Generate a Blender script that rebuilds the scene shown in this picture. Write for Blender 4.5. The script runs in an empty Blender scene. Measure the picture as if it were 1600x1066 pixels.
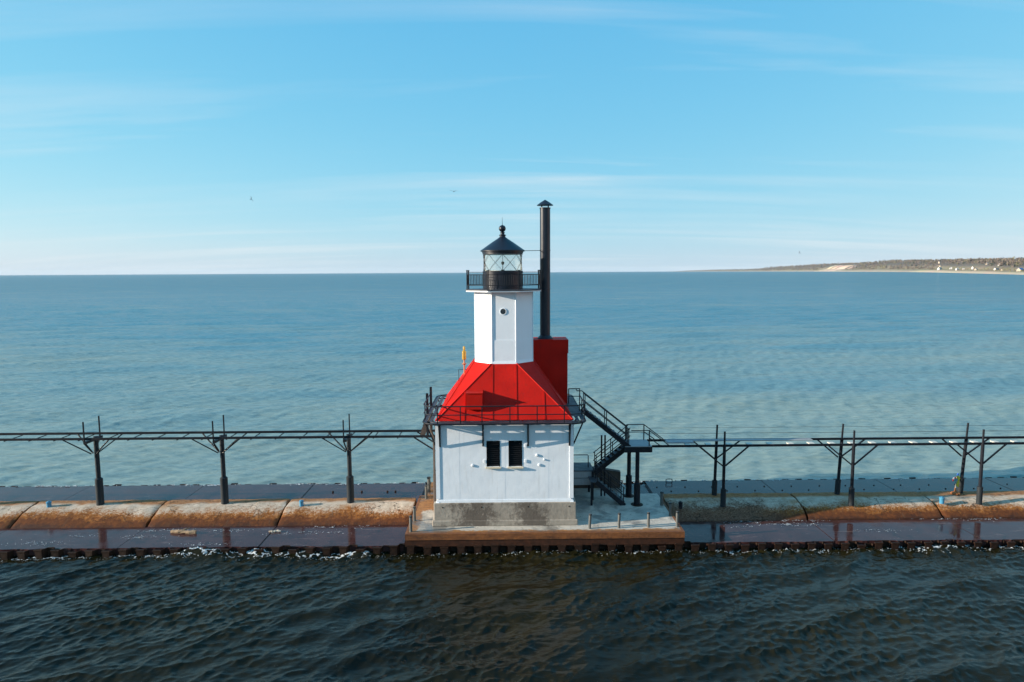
import bpy, math, random
import numpy as np
from mathutils import Vector, Matrix

R = math.radians
random.seed(7)
RNG = np.random.default_rng(11)
sc = bpy.context.scene
COL = sc.collection

# ------------------------------------------------------------------ camera
cam_d = bpy.data.cameras.new('camera')
cam_d.sensor_width = 36.0
cam_d.lens = 1067.0 / 1600.0 * 36.0
cam_d.clip_start = 0.5
cam_d.clip_end = 90000.0
cam = bpy.data.objects.new('camera', cam_d)
COL.objects.link(cam)
CAM_H, YAW, PITCH, ROLL = 14.0, R(0.6), R(5.77), R(0.32)
cam.matrix_world = (Matrix.Translation((0, 0, CAM_H)) @ Matrix.Rotation(-YAW, 4, 'Z')
                    @ Matrix.Rotation(math.pi / 2 - PITCH, 4, 'X') @ Matrix.Rotation(-ROLL, 4, 'Z'))
sc.camera = cam

# ------------------------------------------------------------------ sky, sun, exposure
SUN_AZ = 10.0      # the light travels towards +X and this many degrees towards +Y
SUN_EL = 14.5
world = bpy.data.worlds.new('World')
sc.world = world
world.use_nodes = True
wn, wl = world.node_tree.nodes, world.node_tree.links
wn.clear()
w_out = wn.new('ShaderNodeOutputWorld')
w_bg = wn.new('ShaderNodeBackground')
w_bg.inputs['Strength'].default_value = 0.10
sky = wn.new('ShaderNodeTexSky')
sky.sky_type = 'NISHITA'
sky.sun_disc = False
sky.sun_elevation = R(SUN_EL)
# the sun stands at azimuth (-cos, -sin)
sky.sun_rotation = math.atan2(math.cos(R(SUN_AZ)), -math.sin(R(SUN_AZ)))
sky.altitude = 0.0
sky.air_density = 1.0
sky.dust_density = 0.3
sky.ozone_density = 5.0
# the camera's tone curve for the sky, one power per channel, the same all over it
w_spl = wn.new('ShaderNodeSeparateColor')
wl.new(sky.outputs['Color'], w_spl.inputs[0])
w_hsv = wn.new('ShaderNodeCombineColor')
for ch, (pw, gn) in enumerate(((0.85, 1.07), (0.38, 2.24), (0.15, 3.52))):
    p_ = wn.new('ShaderNodeMath')
    p_.operation = 'POWER'
    p_.inputs[1].default_value = pw
    wl.new(w_spl.outputs[ch], p_.inputs[0])
    q_ = wn.new('ShaderNodeMath')
    q_.operation = 'MULTIPLY'
    q_.inputs[1].default_value = gn
    wl.new(p_.outputs[0], q_.inputs[0])
    wl.new(q_.outputs[0], w_hsv.inputs[ch])
# thin cirrus on a flat cloud deck
CLOUD_AT = (-7.949, -18.76, 6.579)
w_tc = wn.new('ShaderNodeTexCoord')
w_sep = wn.new('ShaderNodeSeparateXYZ')
wl.new(w_tc.outputs['Generated'], w_sep.inputs[0])


def wmath(op, a, b=None, clamp=False):
    n = wn.new('ShaderNodeMath')
    n.operation = op
    n.use_clamp = clamp
    for i, v in enumerate((a, b)):
        if v is None:
            continue
        if isinstance(v, (int, float)):
            n.inputs[i].default_value = v
        else:
            wl.new(v, n.inputs[i])
    return n.outputs[0]


zz = wmath('MAXIMUM', w_sep.outputs['Z'], 0.0)
den = wmath('ADD', zz, 0.10)
cx = wmath('DIVIDE', w_sep.outputs['X'], den)
cy = wmath('DIVIDE', w_sep.outputs['Y'], den)
w_cmb = wn.new('ShaderNodeCombineXYZ')
wl.new(cx, w_cmb.inputs[0])
wl.new(cy, w_cmb.inputs[1])
w_map = wn.new('ShaderNodeMapping')
w_map.inputs['Rotation'].default_value = (0, 0, R(-12))
w_map.inputs['Location'].default_value = CLOUD_AT
w_map.inputs['Scale'].default_value = (-0.22, 1.5, 1.0)
wl.new(w_cmb.outputs[0], w_map.inputs['Vector'])
w_n1 = wn.new('ShaderNodeTexNoise')
w_n1.inputs['Scale'].default_value = 1.3
w_n1.inputs['Detail'].default_value = 7.0
w_n1.inputs['Roughness'].default_value = 0.55
w_n1.inputs['Distortion'].default_value = 0.4
wl.new(w_map.outputs[0], w_n1.inputs['Vector'])
w_r1 = wn.new('ShaderNodeMapRange')
w_r1.inputs['From Min'].default_value = 0.46
w_r1.inputs['From Max'].default_value = 0.72
wl.new(w_n1.outputs['Fac'], w_r1.inputs['Value'])
w_n2 = wn.new('ShaderNodeTexNoise')
w_n2.inputs['Scale'].default_value = 0.35
w_n2.inputs['Detail'].default_value = 3.0
wl.new(w_cmb.outputs[0], w_n2.inputs['Vector'])
w_r2 = wn.new('ShaderNodeMapRange')
w_r2.inputs['From Min'].default_value = 0.34
w_r2.inputs['From Max'].default_value = 0.60
wl.new(w_n2.outputs['Fac'], w_r2.inputs['Value'])
fac = wmath('MULTIPLY', w_r1.outputs[0], w_r2.outputs[0])
fac = wmath('MULTIPLY', fac, 0.55, True)
w_mix = wn.new('ShaderNodeMixRGB')
w_mix.inputs['Color2'].default_value = (4.0, 4.35, 4.55, 1)
wl.new(fac, w_mix.inputs['Fac'])
wl.new(w_hsv.outputs[0], w_mix.inputs['Color1'])
wl.new(w_mix.outputs[0], w_bg.inputs['Color'])
wl.new(w_bg.outputs[0], w_out.inputs['Surface'])

sun_d = bpy.data.lights.new('sun', 'SUN')
sun_d.energy = 5.0
sun_d.angle = R(0.5)
sun_d.color = (1.0, 0.87, 0.71)
sun = bpy.data.objects.new('sun', sun_d)
COL.objects.link(sun)
sun_dir = Vector((math.cos(R(SUN_AZ)) * math.cos(R(SUN_EL)), math.sin(R(SUN_AZ)) * math.cos(R(SUN_EL)), -math.sin(R(SUN_EL))))
sun.rotation_euler = sun_dir.to_track_quat('-Z', 'Y').to_euler()
sun.location = (-40, 0, 60)

vs = sc.view_settings
sc.display_settings.display_device = 'sRGB'
vs.view_transform = 'Standard'
vs.look = 'None'
vs.exposure = 1.0
vs.gamma = 1.0
vs.use_curve_mapping = False
sc.render.engine = 'CYCLES'
sc.cycles.use_denoising = True
sc.cycles.max_bounces = 6
sc.cycles.caustics_reflective = False
sc.cycles.caustics_refractive = False


# ------------------------------------------------------------------ material helpers
class NT:
    def __init__(self, name):
        self.m = bpy.data.materials.new(name)
        self.m.use_nodes = True
        self.n, self.l = self.m.node_tree.nodes, self.m.node_tree.links
        self.n.clear()
        self.out = self.n.new('ShaderNodeOutputMaterial')
        self.b = self.n.new('ShaderNodeBsdfPrincipled')
        self.l.new(self.b.outputs[0], self.out.inputs['Surface'])
        self.tc = self.n.new('ShaderNodeTexCoord')

    def put(self, sock, v):
        if hasattr(v, 'is_output'):
            self.l.new(v, sock)
        elif isinstance(v, (tuple, list)) and len(v) == 3 and sock.type == 'RGBA':
            sock.default_value = (*v, 1)
        else:
            sock.default_value = v

    def set(self, **kw):
        for k, v in kw.items():
            self.put(self.b.inputs[k.replace('_', ' ')], v)
        return self

    def obj(self, scale=(1, 1, 1), loc=(0, 0, 0), rot=(0, 0, 0)):
        mp = self.n.new('ShaderNodeMapping')
        mp.inputs['Scale'].default_value = scale
        mp.inputs['Location'].default_value = loc
        mp.inputs['Rotation'].default_value = rot
        self.l.new(self.tc.outputs['Object'], mp.inputs['Vector'])
        return mp.outputs[0]

    def noise(self, scale, detail=4, rough=0.55, vec=None, dist=0.0):
        t = self.n.new('ShaderNodeTexNoise')
        t.inputs['Scale'].default_value = scale
        t.inputs['Detail'].default_value = detail
        t.inputs['Roughness'].default_value = rough
        t.inputs['Distortion'].default_value = dist
        self.l.new(vec if vec is not None else self.tc.outputs['Object'], t.inputs['Vector'])
        return t.outputs['Fac']

    def rng(self, v, a, b, c=0.0, d=1.0):
        t = self.n.new('ShaderNodeMapRange')
        self.l.new(v, t.inputs['Value'])
        for k, x in zip(('From Min', 'From Max', 'To Min', 'To Max'), (a, b, c, d)):
            t.inputs[k].default_value = x
        return t.outputs[0]

    def math(self, op, a, b=0.0, clamp=False):
        t = self.n.new('ShaderNodeMath')
        t.operation = op
        t.use_clamp = clamp
        self.put(t.inputs[0], a)
        self.put(t.inputs[1], b)
        return t.outputs[0]

    def mix(self, f, a, b):
        t = self.n.new('ShaderNodeMixRGB')
        self.put(t.inputs['Fac'], f)
        self.put(t.inputs['Color1'], a)
        self.put(t.inputs['Color2'], b)
        return t.outputs[0]

    def sep(self, which='Object'):
        t = self.n.new('ShaderNodeSeparateXYZ')
        self.l.new(self.tc.outputs[which], t.inputs[0])
        return t.outputs

    def bump(self, h, strength=0.3, dist=0.02, normal=None):
        t = self.n.new('ShaderNodeBump')
        t.inputs['Strength'].default_value = strength
        t.inputs['Distance'].default_value = dist
        self.l.new(h, t.inputs['Height'])
        if normal is not None:
            self.l.new(normal, t.inputs['Normal'])
        return t.outputs[0]

    def attr(self, name):
        t = self.n.new('ShaderNodeAttribute')
        t.attribute_name = name
        return t.outputs['Color']


M = {}


def m_paint(name, col, rough=0.4, vary=0.12, grime=(0.3, 0.25, 0.2), gamt=0.15, bump=0.15, bscale=1.2, streak=True, spec=0.35):
    t = NT(name)
    big = t.noise(0.9, 3)
    c = t.mix(t.rng(big, 0.3, 0.7), tuple(x * (1 - vary) for x in col), tuple(min(1, x * (1 + vary * 0.5)) for x in col))
    st = t.noise(2.2, 5, 0.6, t.obj((3.0, 3.0, 0.25) if streak else (1, 1, 1)))
    c = t.mix(t.rng(st, 0.55, 0.8, 0, gamt), c, grime)
    fine = t.noise(bscale, 3)
    t.set(Base_Color=c, Roughness=t.rng(t.noise(3), 0.3, 0.7, rough * 0.8, min(1, rough * 1.25)),
          Normal=t.bump(fine, bump, 0.05), Specular_IOR_Level=spec)
    M[name] = t.m


m_paint('white_paint', (0.80, 0.83, 0.865), 0.42, 0.05, (0.50, 0.46, 0.40), 0.32, 0.35, 1.0)
m_paint('tower_white', (0.80, 0.835, 0.87), 0.45, 0.03, (0.6, 0.57, 0.5), 0.18, 0.10, 1.4)
m_paint('red_paint', (0.47, 0.011, 0.006), 0.55, 0.20, (0.22, 0.018, 0.012), 0.6, 0.16, 1.3, True, 0.10)
m_paint('black_steel', (0.010, 0.012, 0.017), 0.48, 0.2, (0.035, 0.026, 0.02), 0.2, 0.15, 4, True, 0.2)
m_paint('lantern_black', (0.009, 0.012, 0.021), 0.36, 0.1, (0.03, 0.03, 0.035), 0.1, 0.03, 2)
m_paint('deck_grey', (0.045, 0.05, 0.062), 0.55, 0.2, (0.10, 0.08, 0.06), 0.3, 0.2, 6)
m_paint('post_grey', (0.10, 0.105, 0.10), 0.6, 0.25, (0.16, 0.10, 0.05), 0.5, 0.3, 8)
m_paint('sleeve_grey', (0.020, 0.025, 0.029), 0.55, 0.2, (0.05, 0.035, 0.025), 0.25, 0.25, 6, True, 0.2)
m_paint('pipe_brown', (0.075, 0.058, 0.05), 0.6, 0.2, (0.13, 0.07, 0.03), 0.5, 0.2, 6)
m_paint('blue_paint', (0.05, 0.22, 0.36), 0.45, 0.2, (0.25, 0.2, 0.14), 0.5, 0.2, 8)
m_paint('plank_grey', (0.30, 0.31, 0.32), 0.6, 0.15, (0.2, 0.17, 0.13), 0.4, 0.2, 8)
m_paint('tie_pale', (0.62, 0.58, 0.50), 0.7, 0.1, (0.3, 0.25, 0.18), 0.4, 0.2, 8)
m_paint('sill_cream', (0.72, 0.62, 0.46), 0.5, 0.1, (0.4, 0.3, 0.2), 0.3, 0.1, 8)
m_paint('louvre_dark', (0.007, 0.008, 0.010), 0.5, 0.2, (0.02, 0.02, 0.02), 0.3, 0.1, 8, True, 0.15)
m_paint('yellow_paint', (0.40, 0.24, 0.03), 0.4, 0.15, (0.2, 0.12, 0.02), 0.4, 0.1, 8)
m_paint('copper', (0.45, 0.20, 0.10), 0.45, 0.2, (0.2, 0.1, 0.05), 0.4, 0.1, 8)


def m_plinth():
    t = NT('plinth_concrete')
    x, y, z = t.sep()
    base = t.mix(t.rng(t.noise(1.6, 6, 0.6), 0.3, 0.7), (0.25, 0.215, 0.175), (0.38, 0.33, 0.27))
    st = t.noise(3.0, 6, 0.6, t.obj((1.6, 1.6, 0.35)))
    base = t.mix(t.rng(st, 0.5, 0.72, 0, 0.5), base, (0.17, 0.145, 0.12))

    def blob(cx, w, top):
        d = t.math('ABSOLUTE', t.math('SUBTRACT', x, cx))
        n = t.math('MULTIPLY', t.math('SUBTRACT', t.noise(1.7, 9, 0.72, t.obj((1.0, 1.0, 0.8))), 0.5), 3.4)
        n = t.math('ADD', n, t.math('MULTIPLY', t.math('SUBTRACT', t.noise(9, 5, 0.7), 0.5), 1.0))
        v = t.math('ADD', t.math('SUBTRACT', 1.0, t.math('DIVIDE', d, w)), n)
        return t.rng(v, 0.2, 0.75)
    s = t.math('MAXIMUM', blob(-1.5, 1.6, 1.0), blob(1.25, 1.25, 1.0))
    base = t.mix(t.math('MULTIPLY', s, 0.85), base, (0.085, 0.066, 0.052))
    sp = t.noise(14, 4, 0.7)
    base = t.mix(t.rng(sp, 0.66, 0.72, 0, 0.5), base, (0.42, 0.39, 0.34))
    t.set(Base_Color=base, Roughness=0.85, Normal=t.bump(t.noise(9, 6, 0.6), 0.5, 0.03))
    M['plinth_concrete'] = t.m


m_plinth()


def m_rust():
    t = NT('rust_steel')
    n = t.noise(2.5, 8, 0.65, t.obj((0.6, 1, 1.6)))
    c = t.mix(t.rng(n, 0.3, 0.7), (0.065, 0.022, 0.008), (0.24, 0.080, 0.018))
    c = t.mix(t.rng(t.noise(7, 6, 0.7), 0.6, 0.75, 0, 0.7), c, (0.34, 0.16, 0.05))
    t.set(Base_Color=c, Roughness=0.8, Normal=t.bump(t.noise(10, 6, 0.6), 0.6, 0.03))
    M['rust_steel'] = t.m
    t = NT('rust_pile')
    n = t.noise(4, 7, 0.65)
    c = t.mix(t.rng(n, 0.3, 0.7), (0.007, 0.004, 0.003), (0.032, 0.013, 0.006))
    t.set(Base_Color=c, Roughness=0.7, Specular_IOR_Level=0.2, Normal=t.bump(n, 0.6, 0.03))
    M['rust_pile'] = t.m
    t = NT('wet_rust')
    n = t.noise(4, 7, 0.65)
    c = t.mix(t.rng(n, 0.3, 0.7), (0.022, 0.010, 0.006), (0.075, 0.026, 0.012))
    t.set(Base_Color=c, Roughness=0.4, Normal=t.bump(n, 0.5, 0.02))
    M['wet_rust'] = t.m


m_rust()


def m_crown():
    """pier crown: pale dry concrete on top, rusty lichen band on the shoulder, brown algae near the wash"""
    t = NT('crown_concrete')
    x, y, z = t.sep()
    n1 = t.noise(0.8, 7, 0.62)
    n2 = t.noise(5.0, 6, 0.7)
    n3 = t.noise(0.22, 3, 0.5)
    n4 = t.noise(13.0, 5, 0.75)
    h = t.math('ADD', z, t.math('MULTIPLY', t.math('SUBTRACT', n1, 0.5), 0.50))
    h = t.math('ADD', h, t.math('MULTIPLY', t.math('SUBTRACT', n2, 0.5), 0.45))
    h = t.math('ADD', h, t.math('MULTIPLY', t.math('SUBTRACT', n3, 0.5), 0.40))
    hs = t.math('ADD', h, t.math('MULTIPLY', t.math('SUBTRACT', n4, 0.5), 0.75))
    pale = t.mix(t.rng(t.noise(3, 6, 0.6), 0.3, 0.7), (0.40, 0.315, 0.235), (0.58, 0.475, 0.37))
    pale = t.mix(t.rng(n4, 0.56, 0.68, 0, 0.75), pale, (0.20, 0.13, 0.075))
    pale = t.mix(t.rng(t.noise(0.7, 5, 0.6), 0.56, 0.70, 0, 0.7), pale, (0.30, 0.15, 0.055))
    orange = t.mix(t.rng(n2, 0.3, 0.7), (0.18, 0.058, 0.012), (0.37, 0.138, 0.027))
    orange = t.mix(t.rng(n4, 0.56, 0.66, 0, 0.8), orange, (0.45, 0.33, 0.20))
    orange = t.mix(t.rng(n4, 0.44, 0.34, 0, 0.8), orange, (0.075, 0.030, 0.012))
    brown = t.mix(t.rng(n2, 0.3, 0.7), (0.080, 0.026, 0.011), (0.150, 0.052, 0.018))
    wet = (0.05, 0.020, 0.012)
    c = t.mix(t.rng(h, 0.34, 0.50), wet, brown)
    c = t.mix(t.rng(h, 0.58, 0.76), c, orange)
    stk = t.noise(2.6, 6, 0.65, t.obj((2.2, 0.30, 0.30)))
    c = t.mix(t.rng(stk, 0.54, 0.68, 0, 0.75), c, (0.075, 0.030, 0.014))
    c = t.mix(t.rng(hs, 0.75, 0.93), c, pale)
    c = t.mix(t.rng(stk, 0.60, 0.72, 0, 0.5), c, (0.17, 0.10, 0.06))
    # orange lichen again along the lake-side edge
    # the stretch just right of the platform is mixed towards a dull grey-brown instead
    dull = t.math('MULTIPLY', t.rng(x, 8.0, 9.0), t.rng(t.math('ADD', x, t.math('MULTIPLY', n1, 3.0)), 15.5, 18.0, 1.0, 0.0))
    grey = t.mix(t.rng(n4, 0.4, 0.65), (0.075, 0.036, 0.022), (0.25, 0.150, 0.100))
    c = t.mix(t.math('MULTIPLY', dull, t.rng(hs, 0.86, 1.04, 0.85, 0.0)), c, grey)
    e = t.math('ADD', y, t.math('MULTIPLY', t.math('SUBTRACT', n1, 0.5), 0.9))
    e = t.math('ADD', e, t.math('MULTIPLY', t.math('SUBTRACT', n3, 0.5), 0.9))
    c = t.mix(t.rng(e, 37.88, 38.15, 0, 0.85), c, orange)
    # hairline cracks
    vo = t.n.new('ShaderNodeTexVoronoi')
    vo.feature = 'DISTANCE_TO_EDGE'
    vo.inputs['Scale'].default_value = 0.7
    mpv = t.obj((0.6, 1.0, 1.0))
    wv = t.n.new('ShaderNodeVectorMath')
    wv.operation = 'ADD'
    t.l.new(mpv, wv.inputs[0])
    nz = t.n.new('ShaderNodeTexNoise')
    nz.inputs['Scale'].default_value = 1.6
    nz.inputs['Detail'].default_value = 5
    t.l.new(t.tc.outputs['Object'], nz.inputs['Vector'])
    t.l.new(nz.outputs['Color'], wv.inputs[1])
    t.l.new(wv.outputs[0], vo.inputs['Vector'])
    crack = t.math('MULTIPLY', t.rng(vo.outputs['Distance'], 0.004, 0.016, 1.0, 0.0), t.rng(n3, 0.42, 0.55))
    c = t.mix(t.math('MULTIPLY', crack, 0.8), c, (0.03, 0.018, 0.012))
    rough = t.rng(h, 0.34, 0.50, 0.7, 0.95)
    t.set(Base_Color=c, Roughness=rough, Specular_IOR_Level=0.15, Normal=t.bump(t.noise(14, 7, 0.7), 0.7, 0.04))
    M['crown_concrete'] = t.m


m_crown()


def m_platform():
    t = NT('platform_concrete')
    x, y, z = t.sep()
    n1 = t.noise(0.9, 7, 0.62)
    n2 = t.noise(5.0, 6, 0.7)
    pale = t.mix(t.rng(t.noise(2.5, 6, 0.6), 0.3, 0.7), (0.36, 0.33, 0.28), (0.56, 0.50, 0.42))
    pale = t.mix(t.rng(t.noise(11, 5, 0.7), 0.6, 0.7, 0, 0.6), pale, (0.18, 0.15, 0.12))
    rust = t.mix(t.rng(n2, 0.3, 0.7), (0.15, 0.058, 0.018), (0.36, 0.16, 0.045))
    # rust: along the river-side edge, along the left edge and the back
    fr = t.rng(y, 33.05, 33.75, 1.0, 0.0)
    lf = t.rng(x, -5.05, -4.35, 1.0, 0.30)
    bk = t.rng(y, 35.6, 37.2, 0.0, 1.0)
    left = t.math('MAXIMUM', t.math('MULTIPLY', t.rng(x, -3.5, -2.0, 1.0, 0.0), t.math('MAXIMUM', lf, bk)), 0.0)
    w = t.math('MAXIMUM', fr, left)
    v = t.math('ADD', w, t.math('MULTIPLY', t.math('SUBTRACT', n1, 0.5), 1.1))
    v = t.math('ADD', v, t.math('MULTIPLY', t.math('SUBTRACT', n2, 0.5), 0.7))
    c = t.mix(t.rng(v, 0.36, 0.52), pale, rust)
    pud = t.noise(0.55, 5, 0.6, None, 0.5)
    c = t.mix(t.rng(pud, 0.50, 0.60, 0, 0.7), c, (0.11, 0.10, 0.09))
    dbr = t.noise(4.5, 6, 0.75)
    c = t.mix(t.rng(dbr, 0.60, 0.66, 0, 0.8), c, (0.05, 0.04, 0.035))
    t.set(Base_Color=c, Roughness=t.rng(pud, 0.54, 0.62, 0.9, 0.35), Normal=t.bump(t.noise(9, 6, 0.6), 0.5, 0.03))
    M['platform_concrete'] = t.m


m_platform()


def m_apron():
    t = NT('wet_concrete')
    n = t.noise(0.8, 6, 0.6)
    c = t.mix(t.rng(n, 0.3, 0.7), (0.036, 0.014, 0.014), (0.075, 0.033, 0.029))
    st = t.noise(2.0, 8, 0.7, t.obj((0.35, 1.6, 1)), 0.6)
    c = t.mix(t.rng(st, 0.58, 0.70, 0, 0.65), c, (0.17, 0.115, 0.10))
    c = t.mix(t.rng(t.noise(1.6, 7, 0.7), 0.52, 0.64, 0, 0.7), c, (0.018, 0.010, 0.010))
    film = t.noise(1.3, 4, 0.5)
    t.set(Base_Color=c, Roughness=t.rng(film, 0.4, 0.65, 0.05, 0.2), IOR=1.25,
          Normal=t.bump(t.noise(3.5, 5, 0.6, t.obj((0.6, 1.5, 1))), 0.10, 0.02))
    M['wet_concrete'] = t.m


m_apron()


def m_water():
    t = NT('river_water')
    n = t.noise(0.09, 3)
    c = t.mix(t.rng(n, 0.35, 0.65), (0.0075, 0.0068, 0.0025), (0.017, 0.0145, 0.005))
    rip = t.noise(4.2, 5, 0.55, t.obj((0.55, 1.25, 1), rot=(0, 0, R(-38))))
    t.set(Base_Color=c, Roughness=0.04, IOR=1.33, Specular_IOR_Level=0.28, Normal=t.bump(rip, 0.40, 0.07))
    M['river_water'] = t.m
    t = NT('lake_water')
    x, y, z = t.sep()
    silt = t.noise(0.05, 5, 0.55, t.obj((0.35, 1.0, 1), rot=(0, 0, R(-20))), 0.6)
    near = t.rng(y, 42, 210, 1.0, 0.0)
    s = t.math('ADD', t.rng(silt, 0.35, 0.7, -0.30, 0.36), near, True)
    c = t.mix(s, (0.056, 0.195, 0.258), (0.225, 0.285, 0.250))
    rip = t.noise(2.2, 6, 0.6, t.obj((0.5, 1.3, 1), rot=(0, 0, R(-14))))
    swell = t.noise(0.10, 4, 0.6, t.obj((0.35, 1.5, 1), rot=(0, 0, R(-16))))
    b1 = t.bump(rip, 0.45, 0.14, t.bump(swell, 0.25, 1.0))
    # wavelets too small to model: random facet tilt
    tn = t.n.new('ShaderNodeTexNoise')
    tn.inputs['Scale'].default_value = 1.7
    tn.inputs['Detail'].default_value = 3.0
    t.l.new(t.obj((0.6, 1.2, 1)), tn.inputs['Vector'])
    v1 = t.n.new('ShaderNodeVectorMath')
    v1.operation = 'SUBTRACT'
    t.l.new(tn.outputs['Color'], v1.inputs[0])
    v1.inputs[1].default_value = (0.5, 0.5, 0.5)
    v2 = t.n.new('ShaderNodeVectorMath')
    v2.operation = 'MULTIPLY'
    t.l.new(v1.outputs[0], v2.inputs[0])
    amt = t.rng(y, 50, 700, 0.16, 1.0)
    cmb = t.n.new('ShaderNodeCombineXYZ')
    t.l.new(t.math('MULTIPLY', amt, 2.2), cmb.inputs[0])
    t.l.new(t.math('MULTIPLY', amt, 3.2), cmb.inputs[1])
    t.l.new(cmb.outputs[0], v2.inputs[1])
    v3 = t.n.new('ShaderNodeVectorMath')
    v3.operation = 'ADD'
    t.l.new(v2.outputs[0], v3.inputs[0])
    t.l.new(b1, v3.inputs[1])
    v4 = t.n.new('ShaderNodeVectorMath')
    v4.operation = 'NORMALIZE'
    t.l.new(v3.outputs[0], v4.inputs[0])
    # a ruffled lake never mirrors more than about a third of the sky: wave backs hide each other
    df = t.n.new('ShaderNodeBsdfDiffuse')
    gl = t.n.new('ShaderNodeBsdfGlossy')
    gl.inputs['Roughness'].default_value = 0.10
    fr = t.n.new('ShaderNodeFresnel')
    fr.inputs['IOR'].default_value = 1.33
    mx = t.n.new('ShaderNodeMixShader')
    t.l.new(c, df.inputs['Color'])
    for nd in (df, gl, fr):
        t.l.new(v4.outputs[0], nd.inputs['Normal'])
    t.l.new(t.math('MINIMUM', fr.outputs[0], 0.38), mx.inputs['Fac'])
    t.l.new(df.outputs[0], mx.inputs[1])
    t.l.new(gl.outputs[0], mx.inputs[2])
    t.l.new(mx.outputs[0], t.out.inputs['Surface'])
    M['lake_water'] = t.m
    t = NT('foam')
    t.set(Base_Color=t.mix(t.noise(9, 3), (0.38, 0.41, 0.42), (0.60, 0.62, 0.62)), Roughness=0.8)
    M['foam'] = t.m


m_water()


def m_glass():
    t = NT('lantern_glass')
    n, l = t.n, t.l
    tr = n.new('ShaderNodeBsdfTransparent')
    tr.inputs['Color'].default_value = (0.93, 0.97, 0.95, 1)
    gl = n.new('ShaderNodeBsdfGlossy')
    gl.inputs['Roughness'].default_value = 0.03
    df = n.new('ShaderNodeBsdfTranslucent')
    df.inputs['Color'].default_value = (0.82, 0.86, 0.82, 1)
    m1 = n.new('ShaderNodeMixShader')
    m1.inputs['Fac'].default_value = 0.12
    l.new(tr.outputs[0], m1.inputs[1])
    l.new(df.outputs[0], m1.inputs[2])
    fr = n.new('ShaderNodeFresnel')
    fr.inputs['IOR'].default_value = 1.12
    m2 = n.new('ShaderNodeMixShader')
    l.new(fr.outputs[0], m2.inputs['Fac'])
    l.new(m1.outputs[0], m2.inputs[1])
    l.new(gl.outputs[0], m2.inputs[2])
    l.new(m2.outputs[0], t.out.inputs['Surface'])
    M['lantern_glass'] = t.m
    t = NT('porthole_glass')
    t.set(Base_Color=(0.02, 0.025, 0.03), Roughness=0.03, IOR=1.6)
    M['porthole_glass'] = t.m


m_glass()


def m_plain(name, col, rough=0.8, spread=0.25, scale=3.0):
    t = NT(name)
    t.set(Base_Color=t.mix(t.rng(t.noise(scale, 5), 0.3, 0.7), tuple(x * (1 - spread) for x in col), tuple(min(1, x * (1 + spread)) for x in col)),
          Roughness=rough)
    M[name] = t.m


m_plain('dark_wall', (0.06, 0.045, 0.035), 0.85, 0.4, 2.0)
m_plain('driftwood', (0.22, 0.15, 0.09), 0.85, 0.5, 6)
m_plain('pale_wood', (0.50, 0.42, 0.33), 0.85, 0.3, 6)
m_plain('bird_dark', (0.10, 0.10, 0.11), 0.8)
m_plain('bird_pale', (0.30, 0.30, 0.32), 0.8)
m_plain('ribbon_yellow', (0.62, 0.50, 0.04), 0.7)
m_plain('ribbon_red', (0.50, 0.05, 0.05), 0.7)
m_plain('ribbon_blue', (0.05, 0.16, 0.55), 0.7)
m_plain('ribbon_white', (0.75, 0.68, 0.68), 0.7)
m_plain('teal_cloth', (0.06, 0.20, 0.26), 0.7)
m_plain('orange_stone', (0.38, 0.13, 0.04), 0.85, 0.5, 8)
m_plain('house_white', (0.56, 0.55, 0.53), 0.7, 0.04, 0.2)
m_plain('house_cream', (0.40, 0.33, 0.25), 0.7, 0.05, 0.2)
m_plain('roof_slate', (0.16, 0.15, 0.16), 0.8, 0.2, 0.2)
m_plain('roof_blue', (0.03, 0.17, 0.42), 0.6, 0.15, 0.2)
m_plain('roof_pale', (0.42, 0.40, 0.39), 0.7, 0.05, 0.2)
m_plain('pane_dark', (0.03, 0.04, 0.05), 0.2, 0.1, 1)

t = NT('shore_ground')
t.set(Base_Color=t.attr('Col'), Roughness=0.95)
M['shore_ground'] = t.m
t = NT('wood_crowns')
t.set(Base_Color=t.attr('Col'), Roughness=0.95)
M['wood_crowns'] = t.m


# ------------------------------------------------------------------ mesh helpers
ORG = {}


def org(o):
    return ORG.get(o.name, Vector((0, 0, 0))) if o else Vector((0, 0, 0))


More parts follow.
